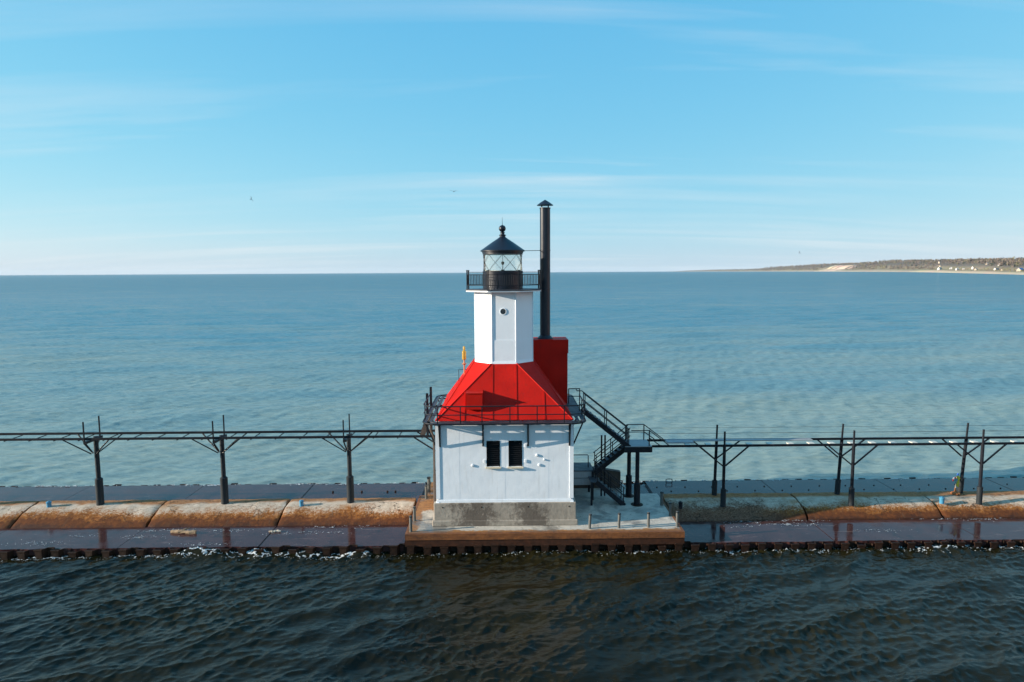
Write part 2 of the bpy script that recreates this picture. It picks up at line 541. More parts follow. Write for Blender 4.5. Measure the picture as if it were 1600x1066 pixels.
class MB:
    def __init__(self):
        self.v, self.f = [], []

    def add(self, vs, fs):
        k = len(self.v)
        self.v += [tuple(p) for p in vs]
        self.f += [tuple(i + k for i in f) for f in fs]
        return self

    def box(self, x0, x1, y0, y1, z0, z1):
        return self.add([(x0, y0, z0), (x1, y0, z0), (x1, y1, z0), (x0, y1, z0), (x0, y0, z1), (x1, y0, z1), (x1, y1, z1), (x0, y1, z1)],
                        [(0, 3, 2, 1), (4, 5, 6, 7), (0, 1, 5, 4), (1, 2, 6, 5), (2, 3, 7, 6), (3, 0, 4, 7)])

    def beam(self, a, b, w, h, up=(0, 0, 1)):
        a, b = Vector(a), Vector(b)
        d = (b - a).normalized()
        u = Vector(up)
        s = d.cross(u)
        if s.length < 1e-5:
            s = d.cross(Vector((0, 1, 0)))
        s.normalize()
        u = s.cross(d).normalized()
        s, u = s * w / 2, u * h / 2
        vs = [a - s - u, a + s - u, a + s + u, a - s + u, b - s - u, b + s - u, b + s + u, b - s + u]
        return self.add(vs, [(0, 3, 2, 1), (4, 5, 6, 7), (0, 1, 5, 4), (1, 2, 6, 5), (2, 3, 7, 6), (3, 0, 4, 7)])

    def tube(self, pts, r, n=8, closed=False, r2=None):
        pts = [Vector(p) for p in pts]
        m = len(pts)
        vs, fs = [], []
        ref = None
        for i, p in enumerate(pts):
            if closed:
                d = (pts[(i + 1) % m] - pts[i - 1]).normalized()
            else:
                d = (pts[min(i + 1, m - 1)] - pts[max(i - 1, 0)]).normalized()
            a = Vector((0, 0, 1)) if abs(d.z) < 0.9 else Vector((0, 1, 0))
            if ref is not None and (ref - d * ref.dot(d)).length > 0.05:
                a = ref
            s = d.cross(a).normalized()
            u = s.cross(d).normalized()
            ref = u
            rr = r if r2 is None else r + (r2 - r) * i / max(1, m - 1)
            for k in range(n):
                t_ = 2 * math.pi * k / n
                vs.append(p + s * math.cos(t_) * rr + u * math.sin(t_) * rr)
        for i in range(m if closed else m - 1):
            j = (i + 1) % m
            for k in range(n):
                q = (k + 1) % n
                fs.append((i * n + k, i * n + q, j * n + q, j * n + k))
        if not closed:
            fs.append(tuple(range(n - 1, -1, -1)))
            fs.append(tuple((m - 1) * n + k for k in range(n)))
        return self.add(vs, fs)

    def lathe(self, c, prof, n=24, ph=0.0, cap=True):
        vs, fs = [], []
        for r, z in prof:
            for k in range(n):
                a = ph + 2 * math.pi * k / n
                vs.append((c[0] + r * math.sin(a), c[1] - r * math.cos(a), c[2] + z))
        m = len(prof)
        for i in range(m - 1):
            for k in range(n):
                q = (k + 1) % n
                fs.append((i * n + k, i * n + q, (i + 1) * n + q, (i + 1) * n + k))
        if cap:
            fs.append(tuple(range(n - 1, -1, -1)))
            fs.append(tuple((m - 1) * n + k for k in range(n)))
        return self.add(vs, fs)

    def slab(self, pts, nrm):
        """polygon pts pushed out along nrm (a vector with its thickness)"""
        n = len(pts)
        nv = Vector(nrm)
        vs = [Vector(p) for p in pts] + [Vector(p) + nv for p in pts]
        fs = [tuple(range(n - 1, -1, -1)), tuple(range(n, 2 * n))]
        for i in range(n):
            j = (i + 1) % n
            fs.append((i, j, n + j, n + i))
        return self.add(vs, fs)

    def build(self, name, mat, parent=None, smooth=False, at=None):
        o0 = org(parent) if parent else (Vector(at) if at else Vector((0, 0, 0)))
        me = bpy.data.meshes.new(name)
        me.from_pydata([(p[0] - o0.x, p[1] - o0.y, p[2] - o0.z) for p in self.v], [], self.f)
        me.validate()
        me.materials.append(M[mat])
        if smooth:
            me.polygons.foreach_set('use_smooth', [True] * len(me.polygons))
        o = bpy.data.objects.new(name, me)
        COL.objects.link(o)
        if parent:
            o.parent = parent
        else:
            o.location = o0
        ORG[o.name] = o0
        return o


def auto_smooth(o, ang=35):
    me = o.data
    me.polygons.foreach_set('use_smooth', [True] * len(me.polygons))
    me.set_sharp_from_angle(angle=R(ang))
    return o


def empty(name, loc, label, cat, group=None):
    o = bpy.data.objects.new(name, None)
    o.location = loc
    o.empty_display_size = 0.3
    COL.objects.link(o)
    ORG[o.name] = Vector(loc)
    o['label'], o['category'] = label, cat
    if group:
        o['group'] = group
    return o


def tag(o, label, cat, group=None):
    o['label'], o['category'] = label, cat
    if group:
        o['group'] = group
    return o


def kind(o, k):
    o['kind'] = k
    return o


def repeat(src, shift, parent=None, rotz=0.0):
    c = src.copy()
    COL.objects.link(c)
    c.parent = parent if parent else src.parent
    c.location = src.location + Vector(shift)
    c.rotation_euler.z = rotz
    ORG[c.name] = ORG.get(src.name, Vector((0, 0, 0))).copy()
    return c


def grid_object(name, X, Y, Z, mat):
    ny, nx = X.shape
    me = bpy.data.meshes.new(name)
    co = np.stack([X, Y, Z], -1).reshape(-1, 3).astype(np.float32)
    idx = np.arange(nx * ny).reshape(ny, nx)
    q = np.stack([idx[:-1, :-1], idx[:-1, 1:], idx[1:, 1:], idx[1:, :-1]], -1).reshape(-1, 4).astype(np.int32)
    me.vertices.add(len(co))
    me.vertices.foreach_set('co', co.ravel())
    me.loops.add(q.size)
    me.loops.foreach_set('vertex_index', q.ravel())
    me.polygons.add(len(q))
    me.polygons.foreach_set('loop_start', np.arange(0, q.size, 4, dtype=np.int32))
    me.polygons.foreach_set('loop_total', np.full(len(q), 4, dtype=np.int32))
    me.polygons.foreach_set('use_smooth', np.ones(len(q), dtype=bool))
    me.update(calc_edges=True)
    me.materials.append(M[mat])
    o = bpy.data.objects.new(name, me)
    COL.objects.link(o)
    return o


# ------------------------------------------------------------------ water
def vnoise(X, Y, seed, octaves=3):
    """smooth lattice noise, about -1..1"""
    out, amp, tot = 0.0, 1.0, 0.0
    g = np.random.default_rng(seed)
    for o in range(octaves):
        tab = g.uniform(-1, 1, (256, 256))
        f = 2.0 ** o
        x, y = X * f + 37.0 * o, Y * f + 91.0 * o
        xi, yi = np.floor(x).astype(int), np.floor(y).astype(int)
        fx, fy = x - xi, y - yi
        fx, fy = fx * fx * (3 - 2 * fx), fy * fy * (3 - 2 * fy)
        a, b = tab[xi % 256, yi % 256], tab[(xi + 1) % 256, yi % 256]
        c, d = tab[xi % 256, (yi + 1) % 256], tab[(xi + 1) % 256, (yi + 1) % 256]
        out = out + amp * ((a * (1 - fx) + b * fx) * (1 - fy) + (c * (1 - fx) + d * fx) * fy)
        tot += amp
        amp *= 0.55
    return out / tot * 1.6


def wave_set(n, lmin, lmax, main_deg, spread, slope, seed):
    g = np.random.default_rng(seed)
    lam = np.exp(g.uniform(math.log(lmin), math.log(lmax), n))
    k = 2 * math.pi / lam
    th = np.radians(main_deg + g.normal(0, spread, n))
    a = slope * math.sqrt(2.0 / n) / k * (lam / lmax) ** 0.10
    return list(zip(k * np.cos(th), k * np.sin(th), a, g.uniform(0, 2 * math.pi, n), k))


def apply_waves(X, Y, waves, spacing=None, q=0.8):
    Z = np.zeros_like(X)
    DX = np.zeros_like(X)
    DY = np.zeros_like(X)
    for kx, ky, a, ph, k in waves:
        p = kx * X + ky * Y + ph
        w = 1.0 if spacing is None else np.clip((2 * math.pi / k) / (spacing * 3.0) - 0.6, 0, 1)
        Z += a * w * np.cos(p)
        s = np.sin(p) * a * w * q
        DX -= kx / k * s
        DY -= ky / k * s
    return Z, DX, DY


def stretch(lo, hi, step, far_lo, far_hi, n_far=40):
    core = np.arange(lo, hi + step * 0.5, step)
    g = lambda d: np.geomspace(step * 2, d, n_far)
    parts = []
    if far_lo < lo:
        parts.append((lo - g(lo - far_lo))[::-1])
    parts.append(core)
    if far_hi > hi:
        parts.append(core[-1] + g(far_hi - core[-1]))
    return np.concatenate(parts)


RIVER_CHOP = wave_set(90, 0.22, 0.72, 122, 36, 0.33, 3)
RIVER_LONG = wave_set(36, 0.80, 2.2, 120, 30, 0.13, 4) + wave_set(10, 3.0, 7.0, 118, 14, 0.055, 6)
SWELLS = ((-15.3, 33.05, 1.3, 0.35, 0.36), (-12.4, 33.1, 0.6, 0.35, 0.26), (-10.2, 33.1, 1.2, 0.3, 0.18), (-7.4, 33.1, 0.7, 0.3, 0.24), (1.9, 32.6, 1.4, 0.5, 0.14), (22.2, 33.0, 1.5, 0.5, 0.26))


def river_height(X, Y):
    calm = np.exp(-np.maximum(0, np.abs(X) - 28) / 20) * np.exp(-np.maximum(0, 19 - Y) / 15)
    Z, DX, DY = apply_waves(X, Y, RIVER_CHOP, q=1.0)
    Z2, DX2, DY2 = apply_waves(X, Y, RIVER_LONG, q=1.0)
    # gusts ruffle some patches and leave others slick
    gust = np.clip(0.70 + 0.45 * vnoise(X * 0.22 + Y * 0.10, Y * 0.34, 77, 3) + 0.12 * np.sin(0.05 * X - 1.2), 0.28, 1.15)
    Z, DX, DY = (Z * gust + Z2) * calm, DX * gust + DX2, DY * gust + DY2
    for bx, by, sx, sy, h in SWELLS:
        Z = Z + h * np.exp(-((X - bx) / sx) ** 2 - ((Y - by) / sy) ** 2)
    return Z, DX, DY, calm


def river():
    xs = stretch(-25, 25, 0.055, -2500, 2500)
    ys = stretch(19.8, 33.62, 0.055, -1500, 33.62)
    X, Y = np.meshgrid(xs, ys)
    Z, DX, DY, calm = river_height(X, Y)
    edge = np.clip((33.62 - Y) / 0.5, 0, 1)
    o = grid_object('river', X + DX * calm * edge, Y + DY * calm * edge, Z, 'river_water')
    kind(o, 'structure')


river()


def lake():
    inv = np.linspace(1 / 43.2, 1 / 900.0, 430)
    ys = np.concatenate([1.0 / inv, np.geomspace(950, 26000, 30)])
    ts = np.concatenate([-np.geomspace(1.0, 24, 22)[::-1], np.linspace(-0.98, 0.98, 860), np.geomspace(1.0, 24, 22)])
    T, Y = np.meshgrid(ts, ys)
    X = np.clip(T * Y, -26000, 26000)
    sp = np.maximum(Y * 1.96 / 860, np.gradient(ys)[:, None] * 0.6)
    wv = wave_set(64, 0.40, 3.0, 112, 28, 0.12, 5) + wave_set(24, 4, 14, 108, 16, 0.065, 9)
    Z, DX, DY = apply_waves(X, Y, wv, sp, 0.8)
    fade = (np.abs(T) < 1.2) * 1.0
    shore = np.clip((Y - 43.2) / 1.5, 0.25, 1)
    Z = Z * fade * shore
    ok = fade * np.clip((Y - 43.2) / 1.0, 0, 1)
    o = grid_object('lake', X + DX * ok, Y + DY * ok, Z, 'lake_water')
    kind(o, 'structure')


lake()

# ------------------------------------------------------------------ pier
AP_Z = 0.34        # wet aprons
PZ = 1.0           # platform top
JOINTS_L = [-41.5, -34.2, -26.85, -19.5, -12.45, -5.16]
JOINTS_R = [9.05, 16.65, 24.15, 31.4, 38.8]

core = MB()
core.box(-45, 45, 33.4, 43.3, -1.5, AP_Z - 0.14)
pier = core.build('pier', 'wet_concrete', at=(0, 0, 0))
kind(pier, 'structure')

PROF = [(36.00, 0.20), (36.02, 0.36), (36.10, 0.43), (36.22, 0.52), (36.36, 0.62), (36.50, 0.71), (36.64, 0.79), (36.80, 0.86), (36.98, 0.92), (37.25, 0.97),
        (37.7, 1.01), (38.1, 1.03), (38.50, 1.03), (38.60, 1.0), (38.70, 0.80), (38.84, 0.55), (38.9, 0.20)]
PROF_L = [(35.98, 0.20), (36.00, 0.36), (36.10, 0.42), (36.25, 0.49), (36.42, 0.57), (36.60, 0.655), (36.80, 0.74), (37.0, 0.81), (37.2, 0.87), (37.45, 0.925),
          (37.75, 0.975), (38.1, 1.01), (38.50, 1.03), (38.60, 1.0), (38.70, 0.80), (38.84, 0.55), (38.9, 0.20)]


def smooth_noise(x, y, seed):
    g = np.random.default_rng(seed)
    v = 0
    for i in range(14):
        kx, ky, ph = g.normal(0, 4.0), g.normal(0, 5.0), g.uniform(0, 6.3)
        v += math.sin(kx * x + ky * y + ph)
    return v / 5.0


def crown_block(x0, x1, seed, dy=0.0, PROF=PROF):
    g = np.random.default_rng(seed)
    n = max(12, int((x1 - x0) / 0.14))
    xs = np.linspace(x0, x1, n)
    m = MB()
    P = len(PROF)
    e0, e1 = np.abs(g.normal(0, 0.022, P)), np.abs(g.normal(0, 0.022, P))
    chip = [np.clip(vnoise(np.arange(P) * 0.45, np.full(P, q_ * 7.0 + seed), 5, 2) - 0.1, 0, 1) * 0.07 for q_ in (0, 1)]
    for i, x in enumerate(xs):
        for j, (y, z) in enumerate(PROF):
            xx = x
            if i == 0:
                xx += abs(e0[j]) * 1.2
            if i == n - 1:
                xx -= abs(e1[j]) * 1.2
            s = 0.013 * smooth_noise(x, j * 0.16, seed) + g.normal(0, 0.007)
            if i in (0, n - 1):
                s -= 0.012 + chip[i > 0][j]
            elif i in (1, n - 2) and chip[i > 1][j] > 0.04:
                s -= 0.5 * chip[i > 1][j]
            m.v.append((xx, y + dy - s * 0.5 * (1 if y < 37.5 else -1), z + s * (0.25 if j in (0, P - 1) else 1.0)))
    for i in range(n - 1):
        for j in range(P - 1):
            a = i * P + j
            m.f.append((a, a + P, a + P + 1, a + 1))
    m.f.append(tuple(range(P)))
    m.f.append(tuple((n - 1) * P + j for j in range(P - 1, -1, -1)))
    return auto_smooth(m.build('crown_block', 'crown_concrete', pier), 38)


def aprons(x0, x1, seed):
    g = np.random.default_rng(seed)
    dz = g.uniform(-0.012, 0.012)
    m = MB()
    xs_ = np.linspace(x0 + 0.02, x1 - 0.02, 60)
    front = [(x_, 33.22 + 0.05 * vnoise(np.array([x_ * 1.3]), np.array([3.0]), 9)[0] + g.normal(0, 0.012), AP_Z - 0.3) for x_ in xs_]
    m.slab(front + [(x1 - 0.02, 36.10, AP_Z - 0.3), (x0 + 0.02, 36.10, AP_Z - 0.3)], (0, 0, 0.3 + dz))
    m.build('apron_slab', 'wet_concrete', pier)
    m = MB()
    m.box(x0 + 0.02, x1 - 0.02, 38.80, 43.32, AP_Z - 0.3, AP_Z + 0.03 + dz)
    m.build('apron_slab', 'wet_concrete', pier)


for k, (a, b) in enumerate(list(zip(JOINTS_L, JOINTS_L[1:])) + list(zip(JOINTS_R, JOINTS_R[1:]))):
    gap = 0.03 + 0.02 * ((k * 7) % 3) / 2
    crown_block(a + gap, b - gap, 50 + k, dy=0.0 if b < 0 else 0.25, PROF=PROF_L if b < 0 else PROF)
    aprons(a, b, 90 + k)

# low tie-rod heads and a grab loop on the lake-side apron
bolts = MB()
for x in np.arange(9.6, 36, 1.72):
    for dx, y in ((0, 42.0), (0.75, 41.2)):
        xx = x + dx + random.uniform(-0.1, 0.1)
        bolts.lathe((xx, y, AP_Z + 0.02), [(0.045, 0), (0.045, 0.05), (0.02, 0.06)], 8)
for x in (-10.8, -9.0, -7.4, -6.9):
    bolts.lathe((x, 41.6, AP_Z + 0.02), [(0.06, 0), (0.06, 0.08), (0.03, 0.10)], 8)
kind(bolts.build('tie_rod_heads', 'rust_pile', pier), 'stuff')
loop = MB()
lp = []
for k in range(16):
    a = 2 * math.pi * k / 16
    c_, s_ = math.cos(a), math.sin(a)
    lp.append((10.55 + 0.20 * math.copysign(abs(c_) ** 0.4, c_), 42.9, AP_Z + 0.16 + 0.13 * math.copysign(abs(s_) ** 0.4, s_)))
loop.tube(lp, 0.025, 6, closed=True)
loop.build('grab_loop', 'black_steel', pier)

# platform under the lighthouse
PX0, PX1, PY0 = -5.05, 8.95, 33.0
plat = MB()
plat.box(PX0 + 0.06, PX1 - 0.06, 33.10, 38.95, 0.37, PZ)
platform = plat.build('platform', 'platform_concrete', at=(0, 0, 0))
kind(platform, 'structure')
for (y0, y1, z) in ((38.99, 40.25, 0.93), (40.29, 41.4, 0.80), (41.44, 42.6, 0.66)):
    m = MB()
    m.box(PX0 + 0.30, PX1 - 1.6, y0, y1, 0.05, z)
    m.build('back_slab', 'platform_concrete', platform)
for (z0, z1, y, mt) in ((0.70, 1.012, 32.96, 'rust_steel'), (0.36, 0.695, 33.0, 'wet_rust')):
    m = MB()
    m.box(PX0, PX1, y, 33.18, z0, z1)
    m.build('edge_beam', mt, platform)
m = MB()
m.box(PX0 - 0.006, PX0 + 0.12, 33.19, 38.9, 0.40, 1.006)
m.build('edge_beam', 'rust_steel', platform)
m = MB()
m.box(PX1 - 0.12, PX1 + 0.006, 33.19, 37.6, 0.40, 1.006)
m.build('edge_beam', 'rust_steel', platform)

# sheet piles: trough-shaped, one object each
PITCH_P = 0.84


def pile_mesh():
    m = MB()
    t_ = 0.035
    pl = [(0, 0.0), (0.34, 0.0), (0.46, 0.30), (0.80, 0.30), (PITCH_P, 0.20)]
    z0, z1 = -0.9, 0.0
    for (a, b) in zip(pl, pl[1:]):
        m.beam((a[0], a[1], (z0 + z1) / 2), (b[0], b[1], (z0 + z1) / 2), t_, z1 - z0)
    # rusty coping flange on top of the outer pan
    m.box(-0.03, 0.37, -0.04, 0.05, -0.05, 0.02)
    return m


def pile_wall(x_from, x_to, y, ztop, rot, label, skip=None):
    root = empty('sheet_pile_wall', (x_from, y, 0), label, 'sheet piling')
    first = None
    x = x_from
    while x < x_to:
        dz = ztop + random.uniform(-0.03, 0.03)
        if skip and skip[0] < x < skip[1]:
            dz = 0.37
        if first is None:
            m = pile_mesh()
            me_o = m.build('sheet_pile', 'rust_pile')
            me_o.parent = root
            first = me_o
            o = first
        else:
            o = first.copy()
            COL.objects.link(o)
            o.parent = root
        dz += random.gauss(0, 0.035)
        o.location = (x - x_from, random.gauss(0, 0.015), dz)
        o.rotation_euler = (random.gauss(0, 0.03), random.gauss(0, 0.02), rot + random.gauss(0, 0.03))
        x += PITCH_P


pile_wall(-31.0, 33.0, 32.96, AP_Z - 0.02, 0.0, 'rusty trough-shaped sheet piling along the dark river side of the pier', (PX0 - 0.8, PX1))
pile_wall(-36.0, 40.0, 43.62, AP_Z - 0.045, math.pi, 'low sheet piling along the lake side of the pier behind the lighthouse')

# ------------------------------------------------------------------ lighthouse
LX, LY = -0.05, 37.7
HW = 3.5
WZ0, WZ1 = 2.2, 6.42
LH = empty('lighthouse', (LX, LY, PZ), 'white steel lighthouse with red hipped roof, octagonal tower and black lantern', 'lighthouse')


def rot4(p, k):
    """turn a point about the lighthouse axis by k quarter turns"""
    x, y, z = p[0] - LX, p[1] - LY, p[2]
    for _ in range(k):
        x, y = -y, x
    return (x + LX, y + LY, z)


def rmb(m, k):
    m.v = [rot4(p, k) for p in m.v]
    return m


m = MB()
m.box(LX - 3.66, LX + 3.66, LY - 3.62, LY + 3.62, PZ, 2.2)
plinth = m.build('plinth', 'plinth_concrete', LH)
bv = plinth.modifiers.new('edge', 'BEVEL')
bv.width, bv.segments = 0.035, 2
m = MB()
m.box(LX - 3.74, LX + 3.74, LY - 3.70, LY + 3.70, PZ + 0.002, 1.30)
m.build('ledge', 'plinth_concrete', plinth).modifiers.new('edge', 'BEVEL').width = 0.03
for x in (-3.2, -1.2, 1.2, 3.3):
    m = MB()
    m.lathe((0, 0, 0), [(0.035, 0), (0.035, 0.012), (0.02, 0.018)], 8)
    m.v = [(LX + x + p[0], LY - 3.62 - p[2], 1.98 + p[1]) for p in m.v]
    m.build('anchor_bolt', 'rust_pile', plinth)

# inner shell that carries the plates
m = MB()
m.box(LX - 3.40, LX + 3.40, LY - 3.40, LY + 3.40, 2.19, 6.44)
shell = m.build('wall', 'white_paint', LH)

SE = [-3.42, -2.31, -1.14, 0.03, 1.17, 2.26, 3.42]
WIN = [(-0.93, -0.24), (0.20, 0.90)]
WB, WT = 4.08, 5.43
for k in range(4):
    for i in range(6):
        a, b = SE[i] + 0.0006, SE[i + 1] - 0.0006
        pr = 0.0 if i % 2 else 0.002
        y0, y1 = LY - HW - pr, LY - 3.402
        m = MB()
        win = WIN[i - 2] if (k == 0 and i in (2, 3)) else None
        if win:
            m.box(LX + a, LX + win[0], y0, y1, WZ0 + 0.02, WZ1)
            m.box(LX + win[1], LX + b, y0, y1, WZ0 + 0.02, WZ1)
            m.box(LX + win[0], LX + win[1], y0, y1, WZ0 + 0.02, WB)
            m.box(LX + win[0], LX + win[1], y0, y1, WT, WZ1)
        else:
            m.box(LX + a, LX + b, y0, y1, WZ0 + 0.02, WZ1)
        rmb(m, k).build('wall_panel', 'white_paint', shell)
    # corner angle and flared skirt
    m = MB()
    m.box(LX - HW - 0.03, LX - 3.33, LY - HW - 0.03, LY - 3.33, WZ0 + 0.2, WZ1 - 0.002)
    rmb(m, k).build('corner_trim', 'white_paint', shell)
    m = MB()
    e = 0.06
    m.add([(LX - HW - e, LY - HW - e + 0.03, 2.2), (LX + HW + e, LY - HW - e + 0.03, 2.2), (LX + HW - 0.02, LY - HW - 0.022, 2.33), (LX - HW + 0.02, LY - HW - 0.022, 2.33),
           (LX - HW - e, LY - 3.38, 2.2), (LX + HW + e, LY - 3.38, 2.2), (LX + HW - 0.02, LY - 3.38, 2.33), (LX - HW + 0.02, LY - 3.38, 2.33)],
          [(0, 1, 2, 3), (5, 4, 7, 6), (3, 2, 6, 7), (0, 4, 5, 1), (0, 3, 7, 4), (1, 5, 6, 2)])
    rmb(m, k).build('skirt', 'white_paint', shell)

for (a, b) in WIN:
    m = MB()
    m.box(LX + a, LX + b, LY - 3.425, LY - 3.404, WB, WT)
    w = m.build('window', 'louvre_dark', LH)
    for (q0, q1, z0, z1) in ((a, a + 0.045, WB, WT), (b - 0.045, b, WB, WT), (a + 0.045, b - 0.045, WT - 0.045, WT)):
        m = MB()
        m.box(LX + q0 + 0.002, LX + q1 - 0.002, LY - 3.515, LY - 3.43, z0, z1 - 0.002)
        m.build('frame', 'louvre_dark', w)
    m = MB()
    nsl = 12
    for j in range(nsl):
        z = WB + 0.05 + j * (WT - WB - 0.1) / nsl
        m.beam((LX + a + 0.05, LY - 3.46, z + 0.05), (LX + b - 0.05, LY - 3.46, z + 0.05), 0.07, 0.02, (0, -0.7, 0.7))
    kind(m.build('louvre', 'louvre_dark', w), 'stuff')
    m = MB()
    m.box(LX + a - 0.05, LX + b + 0.05, LY - 3.62, LY - 3.512, WB - 0.075, WB - 0.01)
    m.build('sill', 'sill_cream', w)

# small wall fittings
for (x, z, r) in ((-1.65, 4.15, 0.075), (1.65, 4.66, 0.075), (1.77, 4.15, 0.075), (2.02, 4.43, 0.045)):
    m = MB()
    m.lathe((0, 0, 0), [(r, 0), (r, 0.02), (r * 0.75, 0.045), (r * 0.2, 0.052)], 12)
    m.v = [(LX + x + p[0], LY - HW - 0.005 - p[2], z + p[1]) for p in m.v]
    auto_smooth(m.build('vent_cap', 'white_paint', LH))
for (x, z) in ((1.07, 5.16), (1.07, 4.36), (-1.03, 4.36)):
    m = MB()
    m.box(LX + x - 0.05, LX + x + 0.05, LY - HW - 0.045, LY - HW - 0.006, z - 0.08, z + 0.08)
    m.build('shutter_hinge', 'white_paint', LH)
m = MB()
m.tube([(LX - 3.64, LY - 3.2, 1.9), (LX - 3.64, LY - 3.2, 5.6), (LX - 3.8, LY - 3.2, 5.95), (LX - 3.8, LY - 3.2, 6.4)], 0.055, 8)
m.tube([(LX - 3.64, LY - 3.2, 1.9), (LX - 3.64, LY - 3.2, 3.6)], 0.075, 8)
auto_smooth(m.build('downpipe', 'pipe_brown', LH))

# ---- gallery round the eaves
GH = 4.12
GZ = 6.44


def rsq(h, r, z, n=6):
    pts = []
    for k, (sx, sy) in enumerate(((1, -1), (1, 1), (-1, 1), (-1, -1))):
        for i in range(n + 1):
            a = -math.pi / 2 + k * math.pi / 2 + math.pi / 2 * i / n
            pts.append((LX + sx * (h - r) + r * math.cos(a), LY + sy * (h - r) + r * math.sin(a), z))
    return pts




def ring(h_out, h_in, rc, z0, z1):
    mm = MB()
    o_ = rsq(h_out, rc, z0)
    i_ = [(LX + max(-h_in, min(h_in, p[0] - LX)), LY + max(-h_in, min(h_in, p[1] - LY)), z0) for p in o_]
    n_ = len(o_)
    for p, q in zip(o_, i_):
        mm.v += [p, q, (p[0], p[1], z1), (q[0], q[1], z1)]
    for i in range(n_):
        a, b = i * 4, ((i + 1) % n_) * 4
        mm.f += [(a, b, b + 2, a + 2), (a + 2, b + 2, b + 3, a + 3), (b, a, a + 1, b + 1), (b + 1, a + 1, a + 3, b + 3)]
    return mm


# two walkway boards with open slots beside them
gal = ring(GH, 3.93, 0.75, GZ - 0.03, GZ + 0.03).build('gallery', 'deck_grey', LH)
ring(3.82, 3.67, 0.45, GZ - 0.03, GZ + 0.028).build('walk_board', 'deck_grey', gal)
m = MB()
m.box(LX + 3.51, LX + 4.05, LY - 2.6, LY + 3.3, GZ + 0.032, GZ + 0.05)
m.build('walk_plate', 'deck_grey', gal)
m = MB()
m.tube([(p[0], p[1], GZ) for p in rsq(GH + 0.02, 0.75, GZ)], 0.05, 6, closed=True)
m.build('edge_angle', 'black_steel', gal)
for z, r_ in ((6.90, 0.026), (7.33, 0.032)):
    pts = rsq(GH - 0.03, 0.72, z, 8)
    # open on the right where the stair leaves: start after the stair, run all the way round
    s0 = (LX + GH - 0.03, LY - 1.0, z)
    k = 9
    seq = [(LX - GH + 0.03, LY - 0.75, z)] + pts[27:] + pts[:k] + [s0]
    m = MB()
    m.tube(seq, r_, 7)
    auto_smooth(m.build('rail', 'black_steel', gal), 50)
POSTX = [-3.35, -2.20, -1.12, 0.28, 1.64, 3.0]
for k in range(4):
    for x in POSTX:
        m = MB()
        m.beam((LX + x, LY - GH + 0.03, GZ), (LX + x, LY - GH + 0.03, 7.33), 0.05, 0.05, (0, 1, 0))
        if k == 2 or (k == 1 and x > -1.0) or (k == 3 and x < 0.8):
            continue
        rmb(m, k).build('rail_post', 'black_steel', gal)
    for x in (-3.30, -1.10, 1.20, 3.32):
        m = MB()
        m.beam((LX + x, LY - GH + 0.06, GZ - 0.05), (LX + x, LY - HW - 0.06, 5.20), 0.07, 0.05, (1, 0, 0))
        m.beam((LX + x, LY - HW - 0.035, GZ - 0.04), (LX + x, LY - HW - 0.035, 5.15), 0.08, 0.05, (0, 1, 0))
        m.beam((LX + x, LY - GH + 0.05, GZ - 0.065), (LX + x, LY - HW - 0.02, GZ - 0.065), 0.06, 0.06)
        rmb(m, k).build('bracket', 'black_steel', gal)

# ---- red roof: plates on four slopes and four corner facets
RZ0, RZ1 = 6.46, 9.12
OC = 1.64
OS = OC * math.tan(math.pi / 8)
m = MB()
base = [(-3.46, -3.46), (3.46, -3.46), (3.46, 3.46), (-3.46, 3.46)]
vs_ = [(LX + x, LY + y, RZ0) for x, y in base]
octv = []
for k in range(8):
    a = math.pi / 8 + k * math.pi / 4 - math.pi / 2
    rr = (OC - 0.05) / math.cos(math.pi / 8)
    octv.append((LX + rr * math.cos(a), LY + rr * math.sin(a), RZ1 - 0.05))
# octv[0]=right end of front side ... going anticlockwise seen from above
vs_ += octv
m.add(vs_, [(0, 1, 4, 11), (1, 5, 4), (1, 2, 6, 5), (2, 7, 6), (2, 3, 8, 7), (3, 9, 8), (3, 0, 10, 9), (0, 11, 10), (0, 3, 2, 1), (4, 5, 6, 7, 8, 9, 10, 11)])
roof = m.build('roof', 'red_paint', LH)
slope_n = Vector((0, -(RZ1 - RZ0), (3.5 - OC))).normalized()
slope_n = Vector((0, -(RZ1 - RZ0), 0)) + Vector((0, 0, 3.5 - OC))
slope_n.normalize()


def rp(x, u):
    """point on the front slope; u = 0 at the eave, 1 at the tower"""
    return Vector((LX + x, LY - 3.5 + u * (3.5 - OC), RZ0 + u * (RZ1 - RZ0)))


def hip_u(x):
    ax = abs(x)
    return 1.0 if ax <= OS else (3.5 - ax) / (3.5 - OS)


